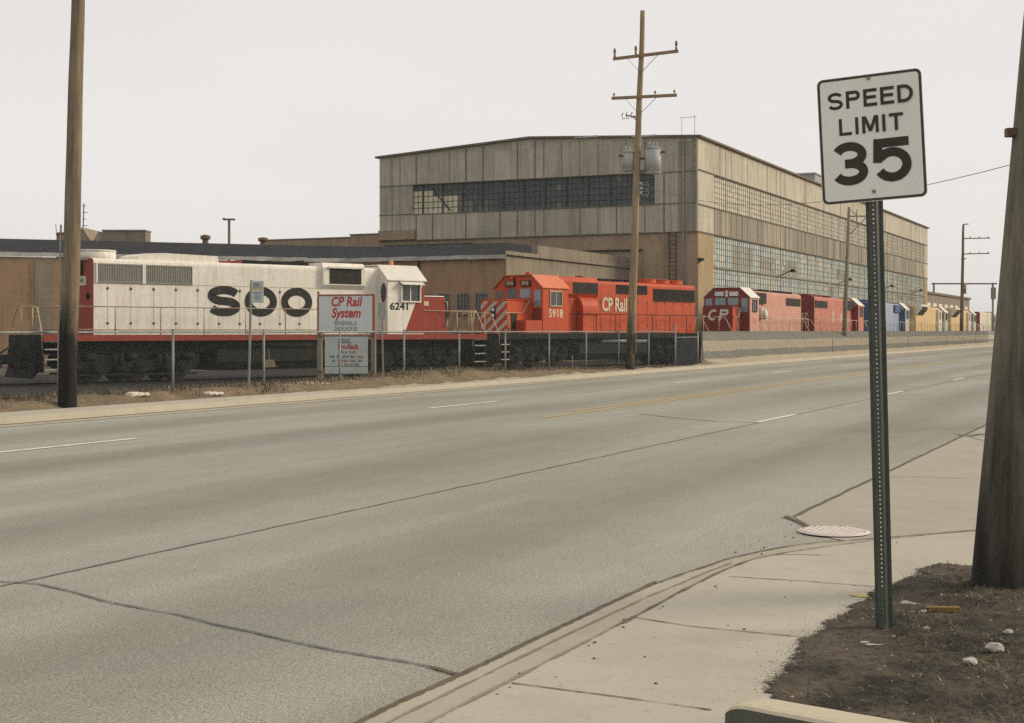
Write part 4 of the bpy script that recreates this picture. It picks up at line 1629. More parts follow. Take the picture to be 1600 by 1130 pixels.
bp = spot(388, 615, .15)
bus = thing('bus_stop_sign', 'thin grey pole with a small blue and yellow bus stop flag on the verge', 'sign', (bp.x, bp.y, .12), 0)
hb = 1.7 + (HY - 438) * bp.y / F - .12
mb = MB()
mb.bar((0, 0, -.2), (.075, 0, hb), .055, .05)
mb.build('post', M['galv'], bus)
mb = MB()
mb.box(.08, .385, -.03, -.022, hb - .56, hb - .02)
fl = mb.build('flag_panel', M['bus_panel'], bus)
mb = MB()
mb.box(.085, .38, -.034, -.0305, hb - .23, hb - .15)
mb.build('yellow_band', M['bus_yellow'], fl)
mb = MB()
for x0, x1, z0, z1 in ((.13, .16, -.19, -.08), (.175, .205, -.19, -.08), (.22, .25, -.19, -.08), (.265, .3, -.19, -.08), (.13, .30, -.10, -.085), (.13, .33, -.33, -.29), (.17, .3, -.42, -.37), (.17, .3, -.47, -.44)):
    mb.box(x0, x1, -.039, -.0345, hb + z0, hb + z1)
mb.build('blue_print', M['bus_blue'], fl)

gp = at(597, 590, 40.5)
gs = thing('parking_sign', 'small plain grey sign plate seen from behind on a thin green post', 'sign', (gp.x, gp.y, .1), RAD(8))
mb = MB()
mb.bar((.045, .02, -.2), (0, .02, 2.0), .045, .045)
mb.build('post', M['galv'], gs)
mb = MB()
pl_ = rrect(.235, .46, .02, 3)
mb.prism([(a - .01, b + 2.17) for a, b in pl_], 'y', -.012, -.004)
mb.build('plate', M['grey_metal'], gs)

mk = at(894, 580, 57)
mks = thing('marker_stake', 'weathered tan marker stake standing before the red locomotive fuel tank', 'stake', (mk.x, mk.y, 0), 0)
mb = MB()
mb.tube([(0, 0, -.2), (.02, 0, .5), (-.01, 0, .95)], .02, 6)
mb.build('rod', M['rail_tan'], mks)
mb = MB()
mb.box(-.1, .13, -.03, .03, .72, .86)
mb.box(-.02, .09, -.04, .04, .86, .95)
mb.build('cap', M['under2'], mks)

# ================================================================ the big shop
SL, SW = 96.7, 25.5
shop = thing('engine_shop', 'huge grey sheeted locomotive shop with gabled front and glazed brick-based sides', 'building', tuple(uv(93.7, 30.5, -.3)), ROADROT)
shop.location.z = 0


def eave(y):
    return 15.15 + 0.6 * (1 - abs(y - SW / 2) / (SW / 2)) - (0.15 if y > SW / 2 else 0) * (y - SW / 2) / (SW / 2)


mb = MB()
mb.box(.5, SL - .5, .5, SW - .5, -.3, 14.6)  # unseen dark box added inside the shop to block light
mb.build('light_blocker', M['grille'], shop)
mb = MB()
mb.box(0, .4, 0, SW, -.3, 8.6)
mb.box(SL - .4, SL, 0, SW, -.3, 8.6)
mb.box(.4, SL - .4, SW - .4, SW, -.3, 14.5)
mb.build('brick_wall', M['shop_brick'], shop)
mb = MB()
mb.box(.004, 3.6, -.09, .35, -.3, 8.55)
mb.build('corner_pier', M['pier_brick'], shop)
mb = MB()
mb.box(SL - 2.4, SL - .004, -.09, .35, -.3, 8.55)
mb.build('corner_pier', M['pier_brick'], shop)
wy0, wy1, wz0, wz1 = 3.07, 22.6, 10.6, 12.8
mb = MB()
X0, X1 = -.08, .3
mb.prism([(0, wz1), (SW, wz1), (SW, eave(SW)), (SW / 2, eave(SW / 2)), (0, eave(0))], 'x', X0, X1)
mb.box(X0, X1, 0, SW, 8.6, wz0)
mb.box(X0, X1, 0, wy0, wz0, wz1)
mb.box(X0, X1, wy1, SW, wz0, wz1)
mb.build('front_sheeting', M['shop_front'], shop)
random.seed(2)
mb = MB()
y = 0.25
while y < SW:
    w = random.choice((.025, .04, .05, .09))
    top = eave(y) - .12
    for z0, z1 in ((8.64, 10.56), (12.84, top)) if wy0 < y < wy1 else ((8.64, 10.56), (10.64, 12.76), (12.84, top)):
        if random.random() < .82:
            mb.box(X0 - .025, X0, y - w / 2, y + w / 2, z0, z1)
    y += 1.42 if random.random() < .8 else .71
for z in (8.6, 10.6, 12.8):
    mb.box(X0 - .04, X0 - .001, 0 if z != 10.6 else 0, wy0, z - .035, z + .035)
    mb.box(X0 - .04, X0 - .001, wy1, SW, z - .035, z + .035)
mb.box(X0 - .05, X0 - .001, wy0, wy1, 10.54, 10.60)
mb.box(X0 - .05, X0 - .001, wy0, wy1, 8.56, 8.64)
mb.box(X0 - .05, X0 - .001, wy0, wy1, 12.80, 12.86)
mb.build('sheet_seam', simple('dark_sheet_seam', (0.12, 0.105, 0.08), (0.18, 0.155, 0.115), 1.5, .9), shop)
# front clerestory window
mb = MB()
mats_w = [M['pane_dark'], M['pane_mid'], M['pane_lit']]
ncol, nrow = 46, 5
for c in range(ncol):
    for r_ in range(nrow):
        y0, y1 = wy0 + (wy1 - wy0) * c / ncol, wy0 + (wy1 - wy0) * (c + 1) / ncol
        z0, z1 = wz0 + (wz1 - wz0) * r_ / nrow, wz0 + (wz1 - wz0) * (r_ + 1) / nrow
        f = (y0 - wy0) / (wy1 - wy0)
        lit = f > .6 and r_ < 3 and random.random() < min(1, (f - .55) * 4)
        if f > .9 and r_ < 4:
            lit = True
        mb.cur = 2 if lit and f > .8 else (1 if lit else (0 if random.random() < .985 else 1))  # paler pane colours stand in for daylight showing through
        dx = random.uniform(-.006, .006)
        mb.add([(.12 + dx, y0, z0), (.12 - dx, y1, z0), (.12 + dx, y1, z1), (.12 - dx, y0, z1)], [(0, 1, 2, 3)])
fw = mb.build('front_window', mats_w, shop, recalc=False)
mb = MB()
for c in range(ncol + 1):
    y = wy0 + (wy1 - wy0) * c / ncol
    w = .11 if c % 4 == 0 else .03
    mb.box(.02 if c % 4 == 0 else .09, .115, y - w / 2, y + w / 2, wz0, wz1)
for r_ in range(1, nrow):
    z = wz0 + (wz1 - wz0) * r_ / nrow
    mb.box(.085, .11, wy0, wy1, z - .018, z + .018)
mb.bar((.1, 21.0, 12.5), (.1, 19.4, 10.75), .1, .06, up=(1, 0, 0))
mb.build('window_frame', M['mullion_dark'], fw)
mb = MB()
mb.cyl((.06, 19.55, 12.3), (.06, 19.55, 12.6), .12, .1, 8)
mb.build('amber_lamp', M['rust_vent'], fw)

# long side facing the yard
mb = MB()
mb.box(-.08, SL, -.10, .3, 12.9, 15.1)
mb.box(-.08, 3.6, -.10, .3, 8.6, 12.9)
mb.box(SL - 2.4, SL, -.10, .3, 8.6, 12.9)
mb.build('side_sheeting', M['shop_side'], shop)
mb = MB()
mb.box(3.6, SL - 2.4, -.105, .3, 8.6, 10.5)
mb.build('band_sheeting', M['shop_band'], shop)
mb = MB()
x = 3.6
while x < SL - 3:
    w = random.choice((.03, .05, .08))
    mb.box(x - w / 2, x + w / 2, -.125, -.106, 8.62, 10.48)
    if random.random() < .5:
        mb.box(x - w / 3, x + w / 3, -.12, -.101, 12.95, 15.0)
    x += random.choice((1.42, 1.42, 2.84))
for z in (8.6, 10.5, 12.9):
    mb.box(-.08, SL, -.15, -.106, z - .06, z + .03)
mb.build('side_seam', simple('side_seam_rust', (0.16, 0.13, 0.09), (0.11, 0.09, 0.065), 1.5, .9), shop)

random.seed(9)


def glazing(name, x0, x1, z0, z1, pw, ph, chooser, mats):
    mb = MB()
    nc, nr = round((x1 - x0) / pw), round((z1 - z0) / ph)
    for c in range(nc):
        for r_ in range(nr):
            a, b = x0 + (x1 - x0) * c / nc, x0 + (x1 - x0) * (c + 1) / nc
            lo, hi = z0 + (z1 - z0) * r_ / nr, z0 + (z1 - z0) * (r_ + 1) / nr
            mb.cur = chooser((a + b) / 2, (lo + hi) / 2)
            d1, d2 = random.uniform(-.008, .008), random.uniform(-.008, .008)
            mb.add([(a, d1, lo), (b, d2, lo), (b, -d1, hi), (a, -d2, hi)], [(0, 1, 2, 3)])
    win = mb.build(name, mats, shop, recalc=False)
    mb = MB()
    for c in range(nc + 1):
        x = x0 + (x1 - x0) * c / nc
        w = .07 if c % 6 == 0 else (.038 if c % 2 == 0 else .022)
        mb.box(x - w / 2, x + w / 2, -.06 if c % 6 == 0 else -.04, .0, z0, z1)
    for r_ in range(nr + 1):
        z = z0 + (z1 - z0) * r_ / nr
        mb.box(x0, x1, -.035, -.005, z - .018, z + .018)
    return win, mb


brown_rects = [(8.5, 14.2, 6.5, 7.9), (16, 20.7, 6.55, 7.7), (23, 28, 6.5, 7.5), (43.4, 47, 6.6, 7.6), (40, 42, 5.2, 5.9), (60, 63, 6.5, 7.3), (78, 80.5, 6.6, 6.95), (83, 88, 6.55, 6.8), (83, 88, 5.5, 5.75), (76, 79, 5.6, 5.85)]


def pick_low(x, z):
    far = x / SL
    for a, b, c, d in brown_rects:
        if a < x < b and c < z < d and random.random() < .93:
            return 3
    q = random.random()
    if q < .075 and z < 8.2:
        return 4
    if nz(x, z, 4, .35) > .42 and q < .5:
        return 4
    if random.random() < far * .75:
        return 5 if random.random() < .55 else 1
    if x < 30 and q < .15:
        return 2
    return 0 if q < .7 else 1


low, fr = glazing('lower_glazing', 3.6, SL - 2.4, -.3, 8.55, .52, .44, pick_low, [M['pane_blue'], M['pane_blue2'], M['pane_blue3'], M['pane_brown'], M['pane_white'], M['pane_cream2']])
fr.box(3.6, SL - 2.4, -.13, -.005, 6.2, 6.36)
fr.box(3.6, SL - 2.4, -.10, -.005, 3.6, 3.72)
fr.build('window_frame', M['mullion'], low)
upw, fr = glazing('upper_glazing', 3.6, SL - 2.4, 10.5, 12.86, .52, .39, lambda x, z: 2 if random.random() < .012 else (0 if random.random() < .7 else 1), [M['pane_cream'], M['pane_cream2'], M['pane_white']])
fr.build('window_frame', simple('pale_window_bars', (0.36, 0.315, 0.23), (0.29, 0.25, 0.185), 2, .85), upw)
# roof
mb = MB()
mb.prism([(-.35, 15.12), (SW / 2, 15.78), (SW + .3, 15.0), (SW + .3, 15.14), (SW / 2, 15.92), (-.35, 15.26)], 'x', -.3, SL + .25)
roof = mb.build('roof', M['roof_edge'], shop)
mb = MB()
for yv in (4.6, 9):
    mb.box(-.32, -.26, yv - 1.7, yv + .1, eave(yv) - .02, eave(yv) + .10)
mb.build('edge_flashing', M['fascia'], roof)
mb = MB()
mb.box(43, 46.5, 2, 5, 15.2, 17.0)
mb.box(42.9, 46.6, 1.9, 5.1, 17.0, 17.15)
mb.build('roof_ventilator', M['grey_metal'], roof)
mb = MB()
for yv in (.55, 1.5):
    mb.cyl((1.2, yv, 15.2), (1.2, yv, 16.9 if yv < 1 else 16.7), .02, .02, 5)
mb.cyl((1.2, .4, 16.75), (1.2, 1.65, 16.75), .02, .02, 5)
mb.build('antenna', M['fascia'], roof)
mb = MB()
mb.cyl((-.16, .95, -.3), (-.16, .95, 15.1), .06, .06, 8)
for z in (2, 5, 8.3, 11.2, 14):
    mb.box(-.24, -.08, .87, 1.03, z, z + .1)
mb.build('downpipe', M['mullion'], shop)
mb = MB()
mb.box(-.088, -.0805, .12, 1.38, 8.66, 14.9)
mb.build('stained_sheet', simple('soot_stained_sheet', (0.20, 0.19, 0.15), (0.28, 0.26, 0.2), 1.2, .9, stretch=(2, 2, .2)), shop)
mb = MB()
for yv in (1.45, 1.95):
    mb.box(-.26, -.2, yv - .03, yv + .03, .5, 8.6)
for i in range(26):
    mb.box(-.25, -.21, 1.45, 1.95, .8 + i * .3, .84 + i * .3)
mb.build('wall_ladder', M['under2'], shop)
mb = MB()
mb.box(-.2, .35, -.42, -.1, 6.55, 6.75)
mb.bar((-.05, -.1, 6.4), (-.05, -.4, 6.6), .06)
mb.build('flood_lamp', M['grille'], shop)
for x in (22, 44, 66, 85):
    mb = MB()
    mb.bar((x, -.1, 6.3), (x, -1.1, 6.75), .07)
    mb.cyl((x, -1.15, 6.6), (x, -1.15, 6.85), .32, .1, 10)
    mb.build('wall_lamp', M['under2'], shop)
for a, b, z in ((4, 12, 7.4), (12.5, 17, 7.05), (17.5, 25, 8.2)):
    mb = MB()
    mb.box(-.22, -.002, a, b, z, z + .06)
    mb.build('wall_conduit', M['under2'], shop)
# brick extension with a stepped parapet at the left of the shop front
anx = thing('brick_annex', 'low brick building with stepped parapet joined to the shop behind the tar roof', 'building', tuple(uv(93.7, 56.0)), ROADROT)
mb = MB()
mb.box(0.0, 10, .02, 2.7, -.3, 9.15)
mb.box(0.02, 10, 2.72, 10.8, -.3, 8.95)
mb.box(-.3, -.085, -3.2, .0, 8.66, 9.4)
mb.build('brick_wall', M['shop_brick'], anx)
mb = MB()
mb.box(-.06, 10.1, 0.04, 2.76, 9.15, 9.24)
mb.box(-.04, 10.1, 2.78, 10.9, 8.95, 9.04)
mb.build('coping', M['roof_edge'], anx)

# ================================================================ low brick engine house
low_b = thing('engine_house', 'long low brick engine house with dark tar roof and peeling white fascia', 'building', tuple(uv(0, 0)), ROADROT)
foot = [(73.3, 35.5), (73.3, 46.0), (58.6, 59.7), (44.0, 73.3), (51, 81), (66, 67), (84, 52), (93.55, 52), (93.55, 35.5)]
mb = MB()
mb.prism([(73.3, 35.5), (73.3, 46.0), (82, 52), (93.5, 52), (93.5, 35.6)], 'z', -.3, 5.85)
mb.prism([(73.3, 46.0), (58.6, 59.7), (44.0, 73.3), (51, 81), (66, 67), (82, 52)], 'z', -.3, 5.85)
mb.build('front_wall', M['low_brick'], low_b)
mb = MB()
mb.box(73.4, 93.55, 35.42, 35.49, -.3, 6.35)
mb.box(78, 93.55, 35.5, 35.9, 5.85, 6.9)
mb.build('side_wall', M['low_brick_dark'], low_b)
ev = [(73.05, 35.25), (73.05, 46.1), (58.42, 59.75), (43.5, 73.7)]
rg = [(82.3, 39.5), (82.3, 50.3), (65.2, 66.2), (50.5, 79.9)]
bk = [(93.5, 39.5), (93.5, 55), (72, 74), (57, 88)]
mb = MB()
vs = [(a, b, 6.08) for a, b in ev] + [(a, b, 7.42) for a, b in rg] + [(a, b, 7.3) for a, b in bk] + [(93.5, 35.3, 6.1)]
mb.add(vs, [(0, 1, 5, 4), (1, 2, 6, 5), (2, 3, 7, 6), (4, 5, 9, 8), (5, 6, 10, 9), (6, 7, 11, 10), (0, 4, 8, 12)])
vs = [(a, b, 5.9) for a, b in ev] + [(a, b, 6.07) for a, b in ev]
mb.add(vs, [(0, 1, 5, 4), (1, 2, 6, 5), (2, 3, 7, 6)])
lroof = mb.build('roof', M['roof_dark'], low_b)
mb = MB()
random.seed(4)
for (a, b) in zip(ev, ev[1:]):
    A, B = Vector(a), Vector(b)
    d_ = (B - A)
    nn = Vector((-d_.y, d_.x)).normalized() * .03
    nseg = int(d_.length / .8)
    for i in range(nseg):
        p, q = A + d_ * (i / nseg), A + d_ * ((i + .995) / nseg)
        j0, j1 = random.uniform(-.02, .015), random.uniform(-.02, .02)
        vs = []
        for s, e in ((p, 0), (q, 1)):
            for z in (5.88 + j0, 6.11 + j1):
                vs += [(s.x, s.y, z), (s.x + nn.x, s.y + nn.y, z)]
        mb.add(vs, [(0, 4, 6, 2), (1, 3, 7, 5), (2, 6, 7, 3), (0, 1, 5, 4), (0, 2, 3, 1), (4, 5, 7, 6)])
mb.build('fascia', M['fascia'], lroof)
for v in (36.97, 38.18, 39.42, 40.7, 43.0, 44.5):
    mb = MB()
    mb.box(73.2, 73.29, v - .33, v + .33, 2.62, 3.88)
    w = mb.build('window', M['pane_dark'], low_b)
    mb = MB()
    for yy in (-.33, -.11, .11, .33):
        mb.box(73.17, 73.2, v + yy - .018, v + yy + .018, 2.62, 3.88)
    for zz in (2.62, 2.93, 3.25, 3.56, 3.88):
        mb.box(73.165, 73.199, v - .34, v + .34, zz - .015, zz + .015)
    mb.build('window_frame', M['mullion'], w)
mb = MB()
mb.cyl((73.2, 41.1, -.3), (73.2, 41.1, 5.9), .06, .06, 8)
mb.build('downpipe', M['under2'], low_b)
AD = (Vector((44.0, 73.3)) - Vector((58.6, 59.7))).normalized()
AN = Vector((-AD.y, AD.x))
if AN.x > 0:
    AN = -AN
for t, w in ((-2.8, .9), (1.0, .8), (4.5, 1.3), (-8.5, 1.1), (-13, 1.1)):
    mb = MB()
    p = Vector((58.6, 59.7)) + AD * t
    q = p + AD * w
    vs = [(p.x, p.y), (q.x, q.y), (q.x + AN.x * .07, q.y + AN.y * .07), (p.x + AN.x * .07, p.y + AN.y * .07)]
    mb.prism(vs, 'z', -.2, 5.7)
    mb.build('pilaster', M['low_brick_dark'], low_b)
for px, y0, y1, Zv in ((321, 380, 367, 94), (411, 382, 371, 95)):
    b = at(px, y0, Zv)
    tpt = at(px, y1, Zv)
    b = Vector((D.dot(b.to_2d()), N.dot(b.to_2d()), b.z))
    mb = MB()
    h = tpt.z - b.z
    mb.cyl((b.x, b.y, b.z - .5), (b.x, b.y, b.z + h * .5), .2, .2, 12)
    mb.cyl((b.x, b.y, b.z + h * .45), (b.x, b.y, b.z + h * .9), .33, .33, 12)
    mb.cyl((b.x, b.y, b.z + h * .9), (b.x, b.y, b.z + h), .3, .12, 12)
    mb.build('roof_vent', M['rust_vent'], lroof)


def world_part(name, mb, mat, parent):
    """geometry given in world coordinates, kept under a parent in the road frame"""
    c, s = math.cos(-ROADROT), math.sin(-ROADROT)
    mb.v = [(c * x - s * y, s * x + c * y, z) for x, y, z in mb.v]
    return mb.build(name, mat, parent)


mb = MB()
a, b = at(160, 361, 101), at(227, 361, 101)
mb.box(a.x, b.x, 101, 102.5, 5, a.z)
pent = world_part('penthouse', mb, M['low_brick_dark'], low_b)
mb = MB()
c_ = at(143, 377, 101)
mb.prism([(c_.x, c_.z), (a.x, c_.z), (a.x, a.z - .05), (at(153, 362, 101).x, at(153, 362, 101).z)], 'y', 101.2, 102.4)
mb.box(a.x - .03, b.x + .05, 100.9, 102.6, a.z, a.z + .09)
world_part('penthouse_slope', mb, simple('pale_tin', (0.36, 0.31, 0.24), (0.28, 0.24, 0.19), 2, .7), pent)
mb = MB()
c_ = at(97, 386, 93)
mb.cyl((c_.x, c_.y, 6), (c_.x, c_.y, at(97, 366, 93).z), .38, .36, 16)
mb.cyl((c_.x, c_.y, at(97, 366, 93).z), (c_.x, c_.y, at(97, 363, 93).z), .42, .25, 16)
chm = world_part('chimney', mb, simple('brown_chimney', (0.2, 0.12, 0.09), (0.15, 0.1, 0.075), 2, .8), low_b)
mb = MB()
mb.cyl((c_.x - .35, c_.y, at(97, 372, 93).z), (c_.x - .42, c_.y, at(90, 350, 93).z), .025, .025, 5)
world_part('rod', mb, M['iron'], chm)
mb = MB()
g0, g1, g2 = at(112, 378, 103), at(128, 355, 103), at(142, 377, 103)
mb.prism([(g0.x, g0.z - 1), (g0.x, g0.z), (g1.x, g1.z), (g2.x, g2.z), (g2.x, g2.z - 1)], 'y', 103, 108)
world_part('dormer', mb, simple('tan_gable', (0.3, 0.23, 0.15), (0.22, 0.17, 0.12), 2, .8), low_b)
mm = at(130, 375, 104)
mast = thing('lattice_mast', 'thin rusty mast with step rungs rising behind the tar roof beside a gable', 'mast', (mm.x, mm.y, 6.8), 0)
mb = MB()
zt = at(130, 318, 104).z - 6.8
mb.cyl((-.08, 0, 0), (.05, 0, zt), .05, .04, 6)
mb.build('shaft', M['iron'], mast)
mb = MB()
for i in range(7):
    z = 1.2 + i * (zt - 1.4) / 6
    mb.cyl((-.05, 0, z), (.32 if i % 2 else .22, 0, z + .02), .025, .025, 5)
mb.build('rungs', M['iron'], mast)
tp = at(358, 384, 97)
tee = thing('yard_pole', 'rusty T topped pole standing behind the tar roof above the lettering', 'pole', (tp.x, tp.y, -.3), 0)
mb = MB()
zt = at(358, 343, 97).z + .3
mb.cyl((0, 0, 0), (0, 0, zt), .11, .09, 8)
mb.build('shaft', M['rust_vent'], tee)
mb = MB()
mb.box(-.42, .42, -.06, .06, zt - .06, zt + .06)
mb.box(-.44, -.3, -.07, .07, zt + .02, zt + .1)
mb.build('crossbar', M['rust_vent'], tee)

# far low building beyond the shop
far_b = thing('warehouse', 'distant low brick warehouse with a row of white windows beyond the big shop', 'building', tuple(uv(192.5, 31.2)), ROADROT)
mb = MB()
mb.box(0, 44, 0, 14, -.3, 6.7)
fw_ = mb.build('brick_wall', M['low_brick_dark'], far_b)
mb = MB()
mb.box(-.2, 44.2, -.25, 14, 6.7, 7.0)
mb.build('roof', M['roof_edge'], far_b)
for i in range(8):
    mb = MB()
    mb.box(2 + i * 5.2, 5.2 + i * 5.2, -.04, .05, 3.6, 5.5)
    w = mb.build('window', M['pane_white'], fw_)
mb = MB()
mb.box(1, 5, 3, 7, 6.9, 8.6)
mb.build('penthouse', M['fascia'], far_b)

# ================================================================ railway
RZ = -0.20            # rail head height


def make_truck(parent, xc, detail=True):
    mb = MB()
    prof = [(-2.55, .62), (-2.5, .98), (-2.1, 1.08), (-1.25, 1.0), (-.75, .8), (.75, .8), (1.25, 1.0), (2.1, 1.08), (2.5, .98), (2.55, .62), (2.1, .36), (1.3, .36), (1.0, .55), (.5, .42), (-.5, .42), (-1.0, .55), (-1.3, .36), (-2.1, .36)]
    for s in (-1, 1):
        y0, y1 = sorted((s * 1.0, s * 1.16))
        mb.prism([(xc + a, b) for a, b in prof], 'y', y0, y1)
        for ax_ in (-1.72, 0, 1.72):
            y0, y1 = sorted((s * 1.12, s * 1.32))
            mb.box(xc + ax_ - .17, xc + ax_ + .17, y0, y1, .36, .7)
            mb.cyl((xc + ax_, s * 1.32, .52), (xc + ax_, s * 1.37, .52), .12, .1, 10)
        for q in (-.9, .9):
            mb.cyl((xc + q - .1, s * 1.2, .62), (xc + q - .1, s * 1.2, 1.05), .11, .11, 10)
            mb.cyl((xc + q + .16, s * 1.2, .62), (xc + q + .16, s * 1.2, 1.05), .11, .11, 10)
        for q in (-2.0, 2.0, -.35):
            mb.cyl((xc + q - .22, s * 1.24, .95), (xc + q + .22, s * 1.24, .95), .13, .13, 10)
        mb.bar((xc - 2.4, s * 1.22, .3), (xc + 2.4, s * 1.22, .28), .05, .07)
    mb.box(xc - .6, xc + .6, -1.0, 1.0, .7, 1.1)
    t = mb.build('truck', M['under2'], parent)
    if detail:
        for ax_ in (-1.72, 0, 1.72):
            mb = MB()
            mb.cyl((xc + ax_, -.95, .52), (xc + ax_, .95, .52), .09, .09, 10)
            for s in (-1, 1):
                mb.cyl((xc + ax_, s * .70, .52), (xc + ax_, s * .735, .52), .555, .555, 28)
                mb.cyl((xc + ax_, s * .735, .52), (xc + ax_, s * .86, .52), .52, .51, 28)
            mb.build('wheelset', M['wheelsteel'], t)
    return t


HOOD = [(-.95, 1.75), (-.95, 4.40), (-.935, 4.48), (-.885, 4.54), (-.80, 4.57), (.80, 4.57), (.885, 4.54), (.935, 4.48), (.95, 4.40), (.95, 1.75)]
CAB = [(-1.53, 1.75), (-1.53, 4.05), (-.86, 4.66), (.86, 4.66), (1.53, 4.05), (1.53, 1.75)]


def scaled(prof, ky=1.0, dz=0.0):
    return [(a * ky, b + (dz if b > 3 else 0)) for a, b in prof]


def quad_on(mb, x0, x1, z0, z1, s, y, d=.012):
    y0, y1 = sorted((s * y, s * (y + d)))
    mb.box(x0, x1, y0, y1, z0, z1)


def grille(name, x0, x1, z0, z1, s, y, mat, parent, d=.03, slats=0):
    mb = MB()
    quad_on(mb, x0, x1, z0, z1, s, y, d)
    if slats:
        for i in range(slats + 1):
            x = x0 + (x1 - x0) * i / slats
            quad_on(mb, x - .02, x + .02, z0, z1, s, y + d + .001, .018)
        quad_on(mb, x0 - .03, x1 + .03, z1, z1 + .05, s, y, d + .03)
        quad_on(mb, x0 - .03, x1 + .03, z0 - .05, z0, s, y, d + .03)
    return mb.build(name, mat, parent)


def fan(xc, r, h, mat, parent, yc=0.0):
    mb = MB()
    mb.cyl((xc, yc, 4.5), (xc, yc, 4.57 + h), r, r, 28)
    mb.cyl((xc, yc, 4.57 + h - .02), (xc, yc, 4.57 + h + .03), r * 1.03, r * 1.0, 28)
    mb.cyl((xc, yc, 4.57 + h + .031), (xc, yc, 4.57 + h + .06), r * .3, r * .28, 12)
    return mb.build('roof_fan', mat, parent)


def stripes(mb, w, z0, z1, origin, right, n=7, pitch=.52, duty=.5, lean=1.0):
    """diagonal bars clipped to a rectangle w wide between z0 and z1"""
    o, rgt = Vector(origin), Vector(right)
    for i in range(-n, n + 1):
        a = i * pitch
        poly = [(a, z0), (a + pitch * duty, z0), (a + pitch * duty + (z1 - z0) * lean, z1), (a + (z1 - z0) * lean, z1)]
        for lim, sg in ((-w / 2, 1), (w / 2, -1)):
            out = []
            for j in range(len(poly)):
                p, q = poly[j], poly[(j + 1) % len(poly)]
                pin, qin = (p[0] - lim) * sg >= 0, (q[0] - lim) * sg >= 0
                if pin:
                    out.append(p)
                if pin != qin:
                    t = (lim - p[0]) / (q[0] - p[0])
                    out.append((lim, p[1] + (q[1] - p[1]) * t))
            poly = out
            if not poly:
                break
        if len(poly) >= 3:
            mb.add([o + rgt * p[0] + Vector((0, 0, p[1])) for p in poly], [tuple(range(len(poly)))])


def steps(parent, xs, dirn, s, mat_rail, mat_tread):
    """ladder at a platform corner: dirn +1 front, -1 rear"""
    mb = MB()
    x0, x1 = sorted((xs - dirn * .75, xs))
    y0, y1 = sorted((s * .98, s * 1.5))
    for z in (.5, .86, 1.22, 1.5):
        mb.box(x0 + .06, x1 - .06, y0, y1, z, z + .035)
    ob = mb.build('step_ladder', M['under'], parent)
    for z in (.5, .86, 1.22, 1.5):
        mb = MB()
        quad_on(mb, x0 + .05, x1 - .05, z - .005, z + .045, s, 1.501, .02)
        mb.build('tread_edge', mat_tread, ob)
    for x in (x0, x1):
        mb = MB()
        mb.box(x - .02, x + .02, y0, y1, .42, 1.74)
        mb.build('stringer', M['under2'], ob)
    return ob


